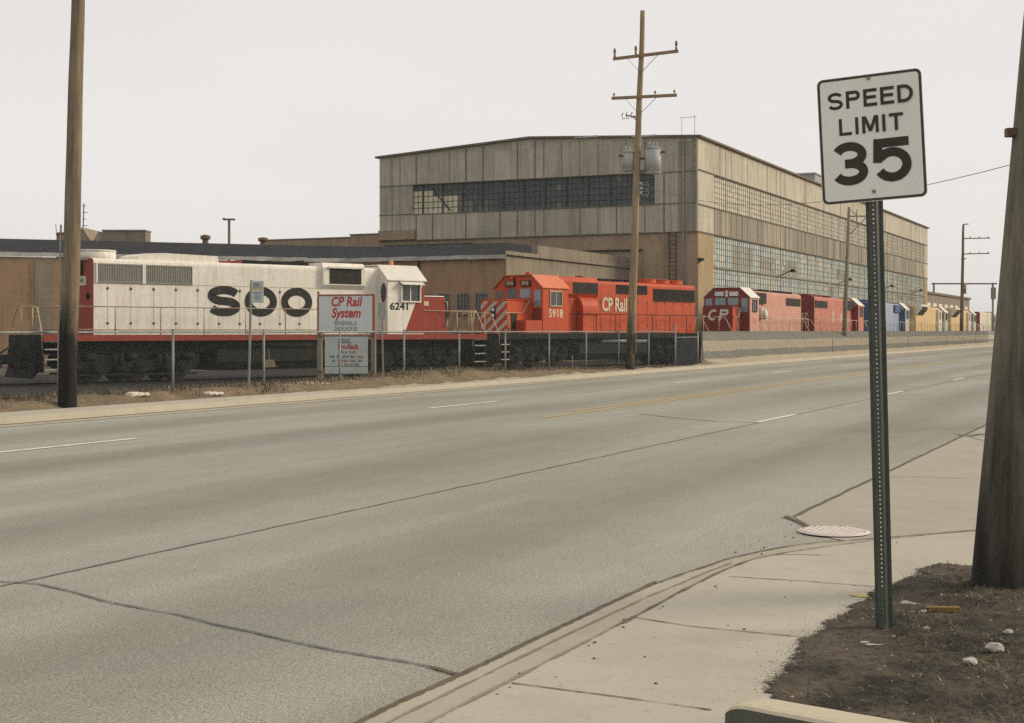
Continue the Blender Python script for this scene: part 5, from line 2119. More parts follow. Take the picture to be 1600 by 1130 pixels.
def diesel(label, pos, fwd, sp, detail=True, group=None):
    rot = math.atan2(fwd.y, fwd.x)
    root = thing('diesel_locomotive', label, 'locomotive', (pos.x, pos.y, RZ), rot, group)
    s = sp['side']                      # +1: its left side is towards the road
    xr, xc0, xc1, xn, xp = sp.get('xr', -9.3), sp.get('xc0', 4.7), sp.get('xc1', 6.75), sp.get('xn', 8.6), sp.get('xp', 10.3)
    # underframe
    mb = MB()
    mb.box(-xp, xp, -1.5, 1.5, 1.66, 1.75)
    mb.box(-xp + .3, xp - .3, -.9, .9, 1.05, 1.66)
    mb.build('underframe', M['under'], root)
    for q in (-1, 1):
        mb = MB()
        quad_on(mb, -xp, xp, sp.get('sill_z', 1.47), sp.get('sill_top', 1.78), q, 1.5, .05)
        mb.build('side_sill', sp['sill'], root)
    for x in (-xp - .05, xp):
        mb = MB()
        mb.box(x, x + .05, -1.05, 1.05, .75, 1.65)
        mb.build('end_plate', M['under'], root)
    for xc in (-6.5, 6.5):
        make_truck(root, xc, detail)
    tank = [(-1.3, 1.2), (-1.35, .7), (-1.1, .36), (1.1, .36), (1.35, .7), (1.3, 1.2)]
    mb = MB()
    mb.prism(tank, 'x', -3.3, 3.2)
    mb.box(-3.6, 3.6, -1.2, 1.2, 1.2, 1.5)
    tk = mb.build('fuel_tank', M['under'], root)
    for q in (-1, 1):
        mb = MB()
        mb.cyl((-3.2, q * 1.28, 1.36), (1.2, q * 1.28, 1.36), .14, .14, 12)
        mb.build('air_reservoir', sp.get('tank_mat', M['under2']), tk)
    # long hood
    mb = MB()
    rs = sp.get('rear_len', 0)
    mb.prism(scaled(HOOD, 1.0), 'x', xr + rs, xc0)
    hood = mb.build('long_hood', sp['hood'], root)
    if rs:
        mb = MB()
        mb.prism(scaled(HOOD, 1.0), 'x', xr, xr + rs - .002)
        hend = mb.build('hood_end', sp['hood_end'], root)
    # cab
    mb = MB()
    mb.prism(CAB, 'x', xc0 + .001, xc1)
    cab = mb.build('cab', sp['cab'], root)
    mb = MB()
    mb.prism([(-1.60, 4.035), (-.88, 4.69), (.88, 4.69), (1.60, 4.035), (1.60, 4.07), (.885, 4.73), (-.885, 4.73), (-1.60, 4.07)], 'x', xc0 - .06, xc1 + .10)
    rf = mb.build('cab_roof', sp['cab_roof'], cab)
    # short hood
    nw, nh = sp.get('nw', .82), sp.get('nh', 3.43)
    mb = MB()
    npf = [(-nw, 1.75), (-nw, nh - .12), (-nw + .1, nh), (nw - .1, nh), (nw, nh - .12), (nw, 1.75)]
    mb.prism(npf, 'x', xc1 - .01, xn)
    nose = mb.build('short_hood', sp['nose'], root)
    mb = MB()
    mb.prism([(-nw + .02, nh - .02), (nw - .02, nh - .02), (nw - .12, nh + .02), (-nw + .12, nh + .02)], 'x', xc1, xn - .02)
    mb.build('nose_cap', sp.get('nose_cap', sp['nose']), nose)
    # cab side windows
    for q in (-1, 1):
        wx0, wx1 = (xc0 + xc1) / 2 - .48 + sp.get('wdx', 0), (xc0 + xc1) / 2 + .48 + sp.get('wdx', 0)
        mb = MB()
        quad_on(mb, wx0, wx1, 3.18, 3.86, q, 1.53, .012)
        w = mb.build('side_window', M['cabglass'], root)
        mb = MB()
        d = sp.get('frame_d', .05)
        quad_on(mb, wx0 - .05, wx0, 3.12, 3.92, q, 1.531, d)
        quad_on(mb, wx1, wx1 + .05, 3.12, 3.92, q, 1.531, d)
        quad_on(mb, wx0, wx1, 3.86, 3.92, q, 1.531, d)
        quad_on(mb, wx0, wx1, 3.12, 3.18, q, 1.531, d)
        quad_on(mb, (wx0 + wx1) / 2 - .025, (wx0 + wx1) / 2 + .025, 3.18, 3.86, q, 1.543, .02)
        mb.build('window_frame', sp['frame'], w)
        if sp.get('awning'):
            mb = MB()
            y0 = q * 1.531
            mb.add([(wx0 - .12, y0, 4.0), (wx1 + .12, y0, 4.0), (wx1 + .12, q * 1.82, 3.86), (wx0 - .12, q * 1.82, 3.86),
                    (wx0 - .12, y0, 4.02), (wx1 + .12, y0, 4.02), (wx1 + .12, q * 1.83, 3.88), (wx0 - .12, q * 1.83, 3.88)],
                   [(0, 1, 2, 3), (7, 6, 5, 4), (3, 2, 6, 7), (0, 3, 7, 4), (1, 5, 6, 2)])
            mb.build('awning', sp['cab_roof'], w)
    # cab front windows
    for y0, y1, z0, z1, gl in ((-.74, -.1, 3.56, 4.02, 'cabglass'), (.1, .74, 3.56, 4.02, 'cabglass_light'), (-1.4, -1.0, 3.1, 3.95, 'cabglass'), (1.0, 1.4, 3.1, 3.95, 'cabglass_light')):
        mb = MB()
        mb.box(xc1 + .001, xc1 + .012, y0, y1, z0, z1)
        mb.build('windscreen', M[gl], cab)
    # cab rear windows
    for q in (-1, 1):
        mb = MB()
        pts = [(q * (1.24 + .19 * math.cos(a)), 3.52 + .42 * math.sin(a)) for a in [i * math.pi / 8 for i in range(16)]]
        mb.prism(pts, 'x', xc0 - .014, xc0 + .0005)
        mb.build('rear_window', M['cabglass'], cab)
    # number boards and headlight over the windscreens
    for y0, y1 in ((-.78, -.2), (.2, .78)):
        mb = MB()
        mb.box(xc1 + .0, xc1 + .11, y0, y1, 4.15, 4.43)
        nb = mb.build('number_board', sp.get('board', M['grille']), root)
        if sp.get('num'):
            add_text('lettering', sp['num'], .27, sp.get('board_text', M['white_text']), nb, (xc1 + .114, (y0 + y1) / 2, 4.29), (1, 0, 0), .006, .78)
    mb = MB()
    if sp.get('nose_light'):
        zs, xx = (2.95, 2.66), xn
    else:
        zs, xx = (4.38, 4.2), xc1
    mb.box(xx, xx + .06, -.12, .12, zs[1] - .13, zs[0] + .13)
    hb_ = mb.build('headlight_housing', M['grille'] if sp.get('nose_light') else sp['cab'], root)
    for z in zs:
        mb = MB()
        mb.cyl((xx + .055, 0, z), (xx + .085, 0, z), .088, .08, 16)
        mb.build('headlight', M['lamp'], hb_)
    # handrails
    rail = sp['rail']
    zr = 2.78
    for q in (-1, 1):
        mb = MB()
        mb.tube([(-xp + .9, q * 1.5, zr), (xc0 - .25, q * 1.5, zr)], .022, 6)
        x = -xp + .9
        while x < xc0 - .2:
            mb.cyl((x, q * 1.5, 1.72), (x, q * 1.5, zr), .022, .022, 6)
            x += sp.get('stan', 1.83)
        mb.build('side_handrail', rail, root)
        if sp.get('kick'):
            mb = MB()
            mb.tube([(-xp + .9, q * 1.5, 1.95), (xc0 - .25, q * 1.5, 1.95)], .014, 5)
            mb.build('lower_rail', rail, root)
        er = sp.get('end_rail', rail)
        for dirn in (1, -1):
            mb = MB()
            xs = dirn * xp
            mb.tube([(xs - dirn * .78, q * 1.47, 1.2), (xs - dirn * .80, q * 1.47, 2.2), (xs - dirn * .66, q * 1.42, 2.72), (xs - dirn * .5, q * 1.40, 2.78)], .024, 6)
            mb.tube([(xs, q * 1.47, 1.0), (xs + dirn * .02, q * 1.47, 1.7), (xs - dirn * .05, q * .9, 2.72), (xs - dirn * .05, q * .5, 2.78), (xs - dirn * .05, q * .12, 2.78)], .024, 6)
            mb.tube([(xs - dirn * .05, q * .5, 2.78), (xs - dirn * .05, q * .5, 1.75)], .022, 6)
            if dirn > 0:
                mb.tube([(xs - .5, q * 1.40, 2.78), (xn - .3, q * (nw + .03), 2.78), (xn - 1.2, q * (nw + .03), 2.78), (xc1 + .25, q * (nw + .03), 3.4)], .02, 6)
            else:
                mb.tube([(xs + .5, q * 1.40, 2.78), (xr + .05, q * 1.0, 2.78)], .02, 6)
            mb.build('end_handrail', er, root)
            steps(root, xs, dirn, q, rail, sp.get('tread', M['tread']))
    # couplers, plough, hoses
    for dirn in (1, -1):
        mb = MB()
        x = dirn * (xp + .05)
        mb.bar((x, 0, .88), (x + dirn * .55, 0, .88), .22, .26)
        mb.box(min(x + dirn * .5, x + dirn * .82), max(x + dirn * .5, x + dirn * .82), -.2, .2, .7, 1.05)
        mb.build('coupler', M['under2'], root)
        for yy in (-.75, -.5, .5, .7, .85) if detail else ():
            mb = MB()
            mb.tube([(x, yy, 1.45), (x + dirn * .22, yy, 1.25), (x + dirn * .3, yy * .9, .75), (x + dirn * .2, yy * .8, .55)], .035, 6)
            mb.build('air_hose', M['under'], root)
        mb = MB()
        mb.prism([(x - dirn * .02, .78), (x + dirn * .1, .70), (x + dirn * .26, .22), (x + dirn * .16, .2), (x - dirn * .1, .5)], 'y', -1.15, 1.15)
        mb.build('pilot', M['under'], root)
    if sp.get('ditch'):
        for yy in (-.0,):
            mb = MB()
            mb.cyl((xp + .06, s * .62, 1.62), (xp + .16, s * .62, 1.62), .13, .12, 16)
            o = mb.build('ditch_light', M['lamp'], root)
    if not detail:
        return root, dict(hood=hood, cab=cab, nose=nose, roof=rf)
    # access door seams and latches
    mb, ml = MB(), MB()
    x = xr + rs + .55
    zt = sp.get('door_top', 3.62)
    while x < xc0 - .5:
        if not any(a < x < b for a, b in sp.get('no_doors', ())):
            for q in (-1, 1):
                quad_on(mb, x - .008, x + .008, 1.95, zt, q, .95, .008)
                quad_on(ml, x - .04, x + .04, zt - .2, zt - .11, q, .951, .02)
                quad_on(ml, x - .04, x + .04, 2.14, 2.22, q, .951, .02)
        x += sp.get('door_w', .93)
    for q in (-1, 1):
        for a, b in sp.get('seam_runs', ((xr + rs, xc0),)):
            quad_on(mb, a, b, zt + .03, zt + .055, q, .95, .010)
        quad_on(mb, xr + rs, xc0, 1.9, 1.93, q, .95, .016)
    mb.build('door_seam', sp['seam'], hood)
    ml.build('door_latch', M['latch'], hood)
    # battery boxes in front of the cab
    for q in (-1, 1):
        mb = MB()
        y0, y1 = sorted((q * .86, q * 1.5))
        mb.box(xc1 - .05 if sp.get('batt') else xc1, xc1 + 1.35, y0, y1, 1.76, 2.42 if sp.get('batt') else 2.0)
        mb.build('battery_box', sp['nose'], root)
    # horn, beacon, exhaust
    mb = MB()
    for yy in (-.12, 0, .12):
        mb.cyl((.9, yy, 4.72), (1.45, yy, 4.75), .035, .085, 10)
    mb.box(.8, .95, -.18, .18, 4.5, 4.74)
    mb.build('horn', M['under2'], root)
    mb = MB()
    mb.box(-1.6, -.2, -.32, .32, 4.5, 4.74)
    mb.build('exhaust_stack', M['under2'], root)
    return root, dict(hood=hood, cab=cab, nose=nose, roof=rf)


def hd(deg):
    return Vector((math.sin(RAD(deg)), math.cos(RAD(deg)), 0))


# ---------------------------------------------------------------- white and red unit 6241
soo_f = hd(48)
spec = dict(side=-1, sill_z=1.53, sill_top=1.755, hood=M['soo_white'], hood_end=M['soo_red'], rear_len=0, xr=-8.2, xc0=4.78, xc1=6.75, xn=8.5, xp=10.35, cab=M['soo_white'], cab_roof=M['roof_white'], nose=M['soo_red'], sill=M['soo_red'], rail=M['rail_rust'],
            end_rail=M['rail_tan'], tread=M['tread'], frame=M['soo_white'], frame_d=.09, awning=True, seam=M['seamline'], num='6241', kick=True, door_top=3.62, no_doors=((2.0, 3.8),), wdx=.22,
            seam_runs=((-8.2, -4.0), (-3.9, 1.75)), nose_cap=M['soo_white'])
soo, P_ = diesel('white locomotive with SOO lettering, red ends and number 6241', Vector((-9.85, 57.7)), soo_f, spec)
for x0, x1 in ((-8.05, -6.28), (-6.13, -4.2)):
    g_ = grille('radiator_grille', x0, x1, 3.72, 4.33, -1, .95, M['grille_grey'], P_['hood'], .02, 26)
    mb = MB()
    for q in (x0 - .04, x1 + .04):
        quad_on(mb, q - .03, q + .03, 3.66, 4.4, -1, .95, .06)
    mb.build('grille_frame', M['soo_white'], P_['hood'])
for x in (-7.7,):
    fan(x, .76, .3, M['soo_white'], soo)
mb = MB()
pr = [(-6.4, 4.5), (-6.32, 4.72), (-6.0, 4.82), (-5.3, 4.86), (-2.95, 4.82), (-2.9, 4.5)]
mb.prism(pr, 'y', -.78, .78)
mb.build('fan_hatch', M['soo_white'], soo)
mb = MB()
mb.box(-2.6, -2.0, -.4, .2, 4.5, 4.68)
mb.bar((-2.75, -.5, 4.6), (-1.7, -.5, 4.68), .05)
mb.bar((-2.3, -.55, 4.55), (-1.75, -.55, 4.62), .05)
mb.build('roof_gear', M['soo_red'], soo)
mb = MB()
mb.box(-1.6, 1.5, -.45, .45, 4.5, 4.70)
mb.build('roof_hatch', M['under2'], soo)
# inertial filter hump
mb = MB()
mb.prism([(-.95, 3.62), (-1.12, 3.8), (-1.12, 4.5), (-.98, 4.72), (.98, 4.72), (1.12, 4.5), (1.12, 3.8), (.95, 3.62)], 'x', 1.78, 3.9)
hump = mb.build('filter_hump', M['soo_white'], soo)
mb = MB()
quad_on(mb, 2.1, 3.68, 3.86, 4.48, -1, 1.121, .03)
mb.build('filter_grille', M['grille'], hump)
mb = MB()
quad_on(mb, 2.0, 3.78, 4.49, 4.56, -1, 1.121, .12)
mb.build('grille_hood', M['roof_white'], hump)
# letters SOO
mb = MB()
add_strokes(mb, 'SOO', (1.22, 1.25, 1.25), .172, 1.19, .27, (-3.50, -.967, 2.47), (1, 0, 0), (0, 0, 1), (0, -1, 0))
mb.build('lettering', M['black_mark'], P_['hood'], recalc=False)
# red diagonal of the cab side, sill fairing
for q in (-1,):
    mb = MB()
    y = q * 1.534
    mb.add([(xx, y, zz) for xx, zz in ((5.62, 1.79), (5.75, 1.95), (6.52, 3.62), (6.745, 3.98), (6.745, 1.79))], [(0, 1, 2, 3, 4)])
    mb.build('red_flash', M['soo_red'], P_['cab'])
mb = MB()
mb.box(6.752, 6.757, -1.52, 1.52, 1.79, 3.45)
mb.build('red_front', M['soo_red'], P_['cab'])
add_text('number', '6241', .42, M['black_mark'], P_['cab'], (5.42, -1.536, 2.93), (0, -1, 0), .014, 1.28)
mb = MB()
mb.prism(scaled(HOOD, .998), 'x', -8.225, -8.202)
htail = mb.build('hood_end', M['soo_red'], soo)
mb = MB()
mb.box(-8.26, -8.226, -.42, .42, 3.58, 3.92)
nbd = mb.build('number_board', M['cream_white'], soo)
add_text('lettering', '6241', .29, M['black_mark'], nbd, (-8.265, 0, 3.75), (-1, 0, 0), .006, 1.0)
mb = MB()
mb.cyl((-8.226, -.55, 3.18), (-8.25, -.55, 3.18), .14, .14, 12)
mb.build('gauge_cover', M['under2'], htail)
mb = MB()
mb.box(-8.29, -8.226, -.13, .13, 3.98, 4.4)
mb.build('headlight_housing', M['grille'], htail)
mb = MB()
mb.cyl((5.9, -.3, 4.72), (5.9, -.3, 4.95), .1, .08, 12)
mb.build('beacon', M['amber'], P_['cab'])
mb = MB()
quad_on(mb, 7.15, 7.55, 3.0, 3.2, -1, .83, .015)
mb.build('class_light', M['cream_white'], P_['nose'])
mb = MB()
mb.box(8.5, 8.62, -.3, .3, 2.05, 3.3)
mb.build('nose_door', M['soo_white'], P_['nose'])
for yv in (-.86, .86):
    mb = MB()
    mb.tube([(8.5, yv, 3.2), (8.6, yv, 3.15), (8.6, yv, 2.2), (8.5, yv, 2.1)], .028, 6)
    mb.build('grab_iron', M['rail_white'], P_['nose'])
mb = MB()
mb.bar((-1.05, -1.42, 1.2), (-1.0, -1.42, .75), .04)
mb.prism([(-1.22, .75), (-1.3, .45), (-.72, .45), (-.82, .75)], 'y', -1.48, -1.38)
mb.build('sight_glass_shield', simple('dusty_brown_iron', (0.2, 0.155, 0.1), (0.14, 0.11, 0.075), 5, .8), soo)

# ---------------------------------------------------------------- red unit 5918
r59 = -hd(38)
spec = dict(side=1, hood=M['cp_red'], hood_end=M['cp_red'], rear_len=0, xr=-9.15, xc0=4.45, xc1=6.62, xn=8.62, xp=10.0, cab=M['cp_red'], cab_roof=M['cp_roof'], nose=M['cp_red'], sill=M['under2'], rail=M['under2'], end_rail=M['rail_tan'],
            tread=M['tread'], frame=M['rail_tan'], frame_d=.05, seam=M['seamred'], num='5918', nose_light=True, door_top=3.6, no_doors=((1.0, 3.1),), seam_runs=((-9.1, -4.4),), batt=True, tank_mat=M['grey_metal'], stan=1.83, ditch=True, sill_z=1.5, nw=.84)
cp, P_ = diesel('bright red locomotive with CP Rail lettering, striped nose and number 5918', Vector((4.41, 76.4)), r59, spec)
grille('radiator_grille', -9.02, -4.6, 3.62, 4.22, 1, .95, M['grille'], P_['hood'], .03, 30)
grille('brake_grille', -3.85, -.85, 3.98, 4.36, 1, .95, M['grille'], P_['hood'], .03, 16)
for x in (-8.1, -6.65, -5.2):
    fan(x, .62, .24, M['cp_red'], cp)
for x in (-3.4, -1.9):
    fan(x, .58, .12, M['under2'], cp)
mb = MB()
mb.prism([(-.95, 3.6), (-1.15, 3.82), (-1.15, 4.45), (-.98, 4.7), (.98, 4.7), (1.15, 4.45), (1.15, 3.82), (.95, 3.6)], 'x', 1.15, 4.44)
hump = mb.build('filter_hump', M['cp_red'], cp)
mb = MB()
quad_on(mb, 1.25, 3.5, 3.84, 4.42, 1, 1.151, .02)
mb.build('filter_grille', M['grille'], hump)
mb = MB()
pts = [(.94, 1.78)] + [(.94 + .46 * math.sin(RAD(a)) ** .8, 3.0 + .68 * math.cos(RAD(a))) for a in (90, 75, 60, 45, 30, 15, 0)][::1] + []
pts = [(.94, 1.78), (1.40, 1.78), (1.40, 3.0)] + [(.94 + .46 * math.cos(RAD(a)), 3.05 + .62 * math.sin(RAD(a))) for a in (15, 30, 45, 60, 75, 90)]
mb.prism(pts, 'x', 1.5, 2.95)
mb.build('blower_duct', M['cp_red'], P_['hood'])
t_ = add_text('lettering', 'CP Rail', 1.0, M['white_text'], P_['hood'], (-.62, .985, 3.28), (0, 1, 0), .03, .82, space=1.0)
t_.location = (0, 0, 0)
add_text('number', '5918', .56, M['white_text'], P_['cab'], (5.52, 1.536, 2.76), (0, 1, 0), .016, .98, space=1.12)
mb = MB()
stripes(mb, 1.66, 1.8, 3.36, (8.624, 0, 0), (0, 1, 0), 9, .62, .46, 1.2)
mb.build('warning_stripes', simple('pale_grey_stripe', (0.50, 0.46, 0.39), (0.4, 0.36, 0.3), 4, .6), P_['nose'])
mb = MB()
quad_on(mb, 7.85, 8.35, 1.95, 2.75, 1, .842, .014)
mb.build('side_recess', M['grille'], P_['nose'])
mb = MB()
mb.cyl((6.1, .2, 4.72), (6.1, .2, 4.9), .16, .12, 12)
mb.bar((6.55, -.3, 4.55), (6.85, -.28, 4.6), .16)
mb.build('bell_bracket', M['cp_red'], P_['cab'])
mb = MB()
mb.box(6.622, 6.64, .9, 1.42, 1.95, 3.02)
mb.build('cab_door', M['maroon'], P_['cab'])

# ---------------------------------------------------------------- the far line of stored units
v_t = 26.75
DF = Vector((D.x, D.y, 0))


def far_unit(label, u, fwd, sp, grilles=True):
    sp = dict(dict(rail=M['rail_white'], frame=M['grille'], seam=M['seamline'], sill=M['under'], xp=10.0, xr=-9.15, xc0=4.45, xc1=6.62, xn=8.62), **sp)
    s = sp['side']
    p = uv(u, v_t)
    root, P = diesel(label, p, fwd, sp, False, 'locomotives stored nose to tail beside the glazed shop')
    if grilles:
        grille('radiator_grille', -8.9, -4.7, 3.7, 4.25, s, .95, sp.get('grille', M['grille']), P['hood'], .03)
        mb = MB()
        quad_on(mb, 1.2, 4.3, 3.72, 4.45, s, .95, .2)
        mb.build('filter_hump', sp.get('hump', M['grille']), P['hood'])
        for x in (-7.9, -6.4, -5.0, -1.5):
            fan(x, .58, .16, sp.get('fan_mat', M['grille']), root)
    return root, P


u1, P_ = far_unit('dark red nosed locomotive with white CP on its nose and pale pink side', 95.0, -DF, dict(side=1, hood=M['pink'], cab=M['pink'], cab_roof=M['roof_white'], nose=M['maroon'], board=M['board'], sill=M['under'], nw=.98, nh=3.5))
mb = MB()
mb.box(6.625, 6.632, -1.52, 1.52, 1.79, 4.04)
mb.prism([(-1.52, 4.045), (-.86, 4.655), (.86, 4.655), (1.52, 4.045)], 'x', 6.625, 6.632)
mb.build('cab_front', M['maroon'], P_['cab'])  # shade on the cab front put in as darker red, like the nose
mb = MB()
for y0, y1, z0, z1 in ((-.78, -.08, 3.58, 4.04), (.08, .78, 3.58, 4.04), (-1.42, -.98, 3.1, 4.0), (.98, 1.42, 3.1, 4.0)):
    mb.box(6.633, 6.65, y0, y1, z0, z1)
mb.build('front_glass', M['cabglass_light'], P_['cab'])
mb = MB()
add_strokes(mb, 'CP', (.86, .80), .16, .72, .21, (8.626, -.68, 2.55), (0, 1, 0), (0, 0, 1), (1, 0, 0), .18)
mb.build('lettering', M['cream_white'], P_['nose'], recalc=False)
mb = MB()
quad_on(mb, 8.0, 8.6, 1.8, 3.3, 1, .981, .008)
mb.build('bright_panel', M['cp_red'], P_['nose'])
mb = MB()
mb.cyl((2.1, .9, 3.05), (2.1, 1.3, 3.05), .42, .38, 18)
mb.cyl((2.1, 1.3, 3.05), (2.1, 1.42, 3.05), .38, .2, 18)
mb.build('light_spot', M['roof_white'], P_['hood'])  # added round shape standing in for a pale spot of light
add_text('number_ghost', '1740', .5, M['salmon'], P_['cab'], (5.52, 1.536, 2.5), (0, 1, 0), .012, .85)
M['ghost'] = simple('ghost_paint', (0.50, 0.36, 0.27), (0.5, 0.24, 0.17), 6, .8)
for x, w, z0, z1 in ((.9, .5, 2.5, 3.3), (.1, .55, 2.5, 3.3), (.4, .8, 1.95, 2.3), (-1.4, .6, 2.75, 3.3)):
    mb = MB()
    quad_on(mb, x, x + w, z0, z1, 1, .951, .006)
    mb.build('faded_patch', M['ghost'], P_['hood'])

u2, P_ = far_unit('red locomotive seen tail first with pale 37 on its dark end', 117.4, DF, dict(side=-1, hood=M['salmon'], hood_end=M['maroon'], rear_len=.12, cab=M['salmon'], cab_roof=M['roof_white'], nose=M['maroon'], fan_mat=M['maroon']))
add_text('lettering', '37', .62, M['white_text'], u2, (-9.154, -.12, 3.05), (-1, 0, 0), .012, .95, .15)
mb = MB()
mb.box(4.43, 4.44, -1.52, -.96, 1.8, 4.04)
mb.build('cab_back', M['maroon'], P_['cab'])
for x, w, z0, z1 in ((-3.0, .9, 2.6, 3.5), (-.2, 1.1, 2.6, 3.3), (1.5, .7, 2.6, 3.3)):
    mb = MB()
    quad_on(mb, x, x + w, z0, z1, -1, .951, .006)
    mb.build('faded_patch', M['ghost'], P_['hood'])

u3, P_ = far_unit('faded blue locomotive with grey cab side and dark blue cab back', 140.0, DF, dict(side=-1, hood=M['blue'], cab=M['grey_paint'], cab_roof=M['roof_white'], nose=M['blue'], hump=M['blue_dark'], fan_mat=M['blue_dark']))
mb = MB()
mb.box(4.40, 4.44, -1.52, -.96, 1.8, 4.04)
mb.build('cab_back', M['blue_dark'], P_['cab'])
mb = MB()
mb.box(-9.17, -9.152, -.94, .94, 1.78, 4.5)
mb.build('tail_panel', M['blue_dark'], u3)

for lab, u in (('yellow locomotive with grey cab standing next to the blue one', 165.0), ('yellow locomotive with grey cab behind the thin wooden pole', 190.0)):
    un, P_ = far_unit(lab, u, DF, dict(side=-1, hood=M['yellow'], cab=M['grey_paint'], cab_roof=M['roof_white'], nose=M['cream_white'], xr=-11, xc0=5.2, xc1=7.6, xn=9.8, xp=11.5, sill=M['grey_paint']), False)
    mb = MB()                                   # overhanging radiator wing of the unit
    mb.prism([(-.95, 3.55), (-1.5, 4.2), (-1.5, 4.72), (1.5, 4.72), (1.5, 4.2), (.95, 3.55)], 'x', -10.95, -6.6)
    wg = mb.build('radiator_wing', M['roof_white'], un)
    mb = MB()
    mb.add([(-10.7, -.99, 3.58), (-6.9, -.99, 3.58), (-6.9, -1.51, 4.2), (-10.7, -1.51, 4.2), (-10.7, -1.53, 4.5), (-6.9, -1.53, 4.5)], [(0, 1, 2, 3), (3, 2, 5, 4)])
    mb.build('wing_screen', M['grille'], wg)
    mb = MB()
    mb.cyl((-11.0, -.1, 3.9), (-11.04, -.1, 3.9), .62, .62, 20)
    mb.build('tail_fan', M['grille_grey'], wg)
    mb = MB()
    quad_on(mb, 2.6, 5.1, 1.8, 4.3, -1, .951, .3)
    mb.build('cab_locker', M['cream_white'], P_['hood'])
    mb = MB()
    quad_on(mb, 3.2, 4.0, 3.2, 4.1, -1, 1.252, .01)
    mb.build('locker_vent', M['grille'], P_['hood'])
un, P_ = far_unit('last distant locomotive with dark red tail and cream side', 215.0, DF, dict(side=-1, hood=M['cream_white'], hood_end=M['maroon'], rear_len=.4, cab=M['cream_white'], cab_roof=M['roof_white'], nose=M['maroon']), False)
un, P_ = far_unit('pale grey locomotive at the very end of the far line', 239.0, DF, dict(side=-1, hood=M['grey_paint'], cab=M['cream_white'], cab_roof=M['roof_white'], nose=M['grey_paint']), False)

# flat wagon at the left edge, coupled behind the white locomotive
tail = Vector((-9.85, 57.7, 0)) - soo_f * 11.4
wpos = tail - hd(54) * 6.9
wag = thing('flat_wagon', 'rusty black flat wagon with cream stakes behind the tail of the white locomotive', 'wagon', (wpos.x, wpos.y, RZ), math.atan2(hd(54).y, hd(54).x))
mb = MB()
mb.box(-6.2, 6.2, -1.4, 1.4, .95, 1.15)
mb.box(-6.2, 6.2, -.5, .5, .7, .95)
mb.build('deck', M['under2'], wag)
make_truck(wag, 4.2)
for x in (6.1, 3.2, 0.3):
    for y in (-1.3, 1.3):
        mb = MB()
        mb.box(x - .05, x + .05, y - .05, y + .05, 1.15, 2.75)
        mb.build('stake', M['rail_tan'], wag)
mb = MB()
mb.bar((6.2, 0, .88), (6.9, 0, .88), .22, .26)
mb.build('coupler', M['under2'], wag)
mb = MB()
mb.tube([(6.2, -.5, 1.3), (6.6, -.6, .9), (6.8, -.6, .6), (7.0, -.55, .9)], .05, 6)
mb.tube([(5.2, -1.45, 1.6), (5.8, -1.45, 1.1), (6.4, -1.45, 1.0), (7.0, -1.3, 1.35)], .04, 6)
mb.build('hoses', M['under'], wag)

# track through all of them
ctr = [uv(330, v_t), uv(240, v_t), uv(140, v_t), uv(105, v_t), uv(95, v_t + .05), uv(82, v_t + .75), Vector((4.41, 76.4, 0)) - r59 * -8 if False else Vector((4.41, 76.4, 0)), Vector((-2.1, 66.2, 0)), Vector((-9.85, 57.7, 0)), tail, wpos, wpos - hd(60) * 12, wpos - hd(64) * 30]


def catmull(P, n=10):
    out = []
    P = [P[0]] + [Vector((p[0], p[1], 0)) for p in P] + [P[-1]]
    P[0], P[-1] = Vector((P[0][0], P[0][1], 0)), Vector((P[-1][0], P[-1][1], 0))
    for i in range(1, len(P) - 2):
        for j in range(n):
            t = j / n
            a, b, c, d = P[i - 1], P[i], P[i + 1], P[i + 2]
            out.append(.5 * ((2 * b) + (c - a) * t + (2 * a - 5 * b + 4 * c - d) * t * t + (3 * b - a - 3 * c + d) * t ** 3))
    out.append(P[-2])
    return out


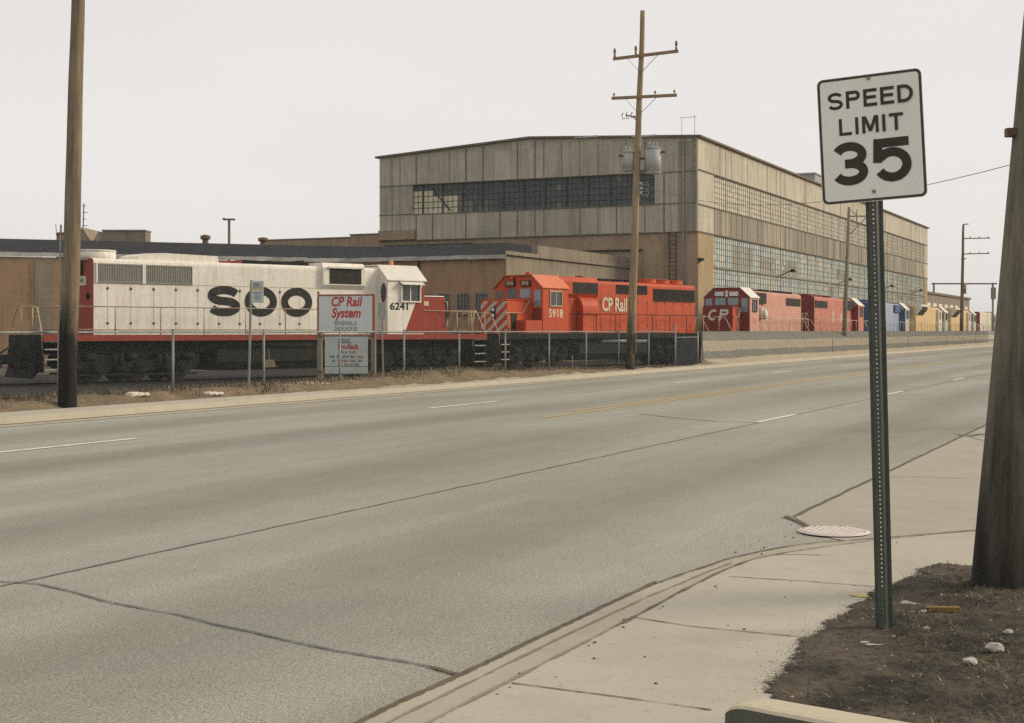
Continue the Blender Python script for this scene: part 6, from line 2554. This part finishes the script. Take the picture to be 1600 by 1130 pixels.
path = catmull(ctr)
mb = MB()
for s in (-1, 1):
    vs = []
    for i, p in enumerate(path):
        a = (path[min(i + 1, len(path) - 1)] - path[max(i - 1, 0)]).normalized()
        q = p + Vector((-a.y, a.x, 0)) * (s * .7525)
        w = Vector((-a.y, a.x, 0)) * .036
        vs += [(q.x - w.x, q.y - w.y, RZ - .02), (q.x + w.x, q.y + w.y, RZ - .02), (q.x + w.x, q.y + w.y, RZ - .16), (q.x - w.x, q.y - w.y, RZ - .16)]
    fs = []
    for i in range(len(path) - 1):
        for k_ in range(4):
            fs.append((4 * i + k_, 4 * i + (k_ + 1) % 4, 4 * i + 4 + (k_ + 1) % 4, 4 * i + 4 + k_))
    mb.add(vs, fs)
struct(mb.build('railway_track', M['wheelsteel']))
mb = MB()
vs, fs = [], []
for i, p in enumerate(path):
    a = (path[min(i + 1, len(path) - 1)] - path[max(i - 1, 0)]).normalized()
    nn = Vector((-a.y, a.x, 0))
    for o_ in (-13, -2.6, 2.6, 13):
        q = p + nn * (o_ + .4 * nz(p.x, p.y + o_, 3, .3))
        vs.append((q.x, q.y, -.30 if abs(o_) > 3 else -.27))
for i in range(len(path) - 1):
    for k_ in range(3):
        fs.append((4 * i + k_, 4 * i + k_ + 1, 4 * i + 5 + k_, 4 * i + 4 + k_))
mb.add(vs, fs)
struct(mb.build('track_bed', M['ballast']))


def rebase(root, p):
    """moves a thing's empty to its own base without moving its geometry"""
    p = Vector(p)
    rotm = Matrix.Rotation(root.rotation_euler.z, 4, 'Z')
    root.location = Vector(root.location) + rotm @ p
    done = set()

    def go(o):
        for ch in o.children:
            if ch.type == 'MESH' and ch.data.name not in done:
                ch.data.transform(Matrix.Translation(-p))
                done.add(ch.data.name)
            go(ch)
    go(root)


rebase(low_b, (73.3, 46.0, -.3))
rebase(fence, (FU0, FV, 0))

# ================================================================ haze
mb = MB()
mb.box(-1700, 1700, -500, 2700, -2.0, 19.0)
hz = mb.build('haze', M['ground'])
hz['kind'] = 'stuff'
hz.data.materials.clear()
hm = bpy.data.materials.new('haze_air')
hm.use_nodes = True
hm.node_tree.nodes.clear()
ho = hm.node_tree.nodes.new('ShaderNodeOutputMaterial')
hv = hm.node_tree.nodes.new('ShaderNodeVolumePrincipled')
hv.inputs['Color'].default_value = (0.95, 0.94, 0.92, 1)
hv.inputs['Density'].default_value = 0.0003
hv.inputs['Anisotropy'].default_value = 0.0
hm.node_tree.links.new(hv.outputs[0], ho.inputs['Volume'])
hz.data.materials.append(hm)
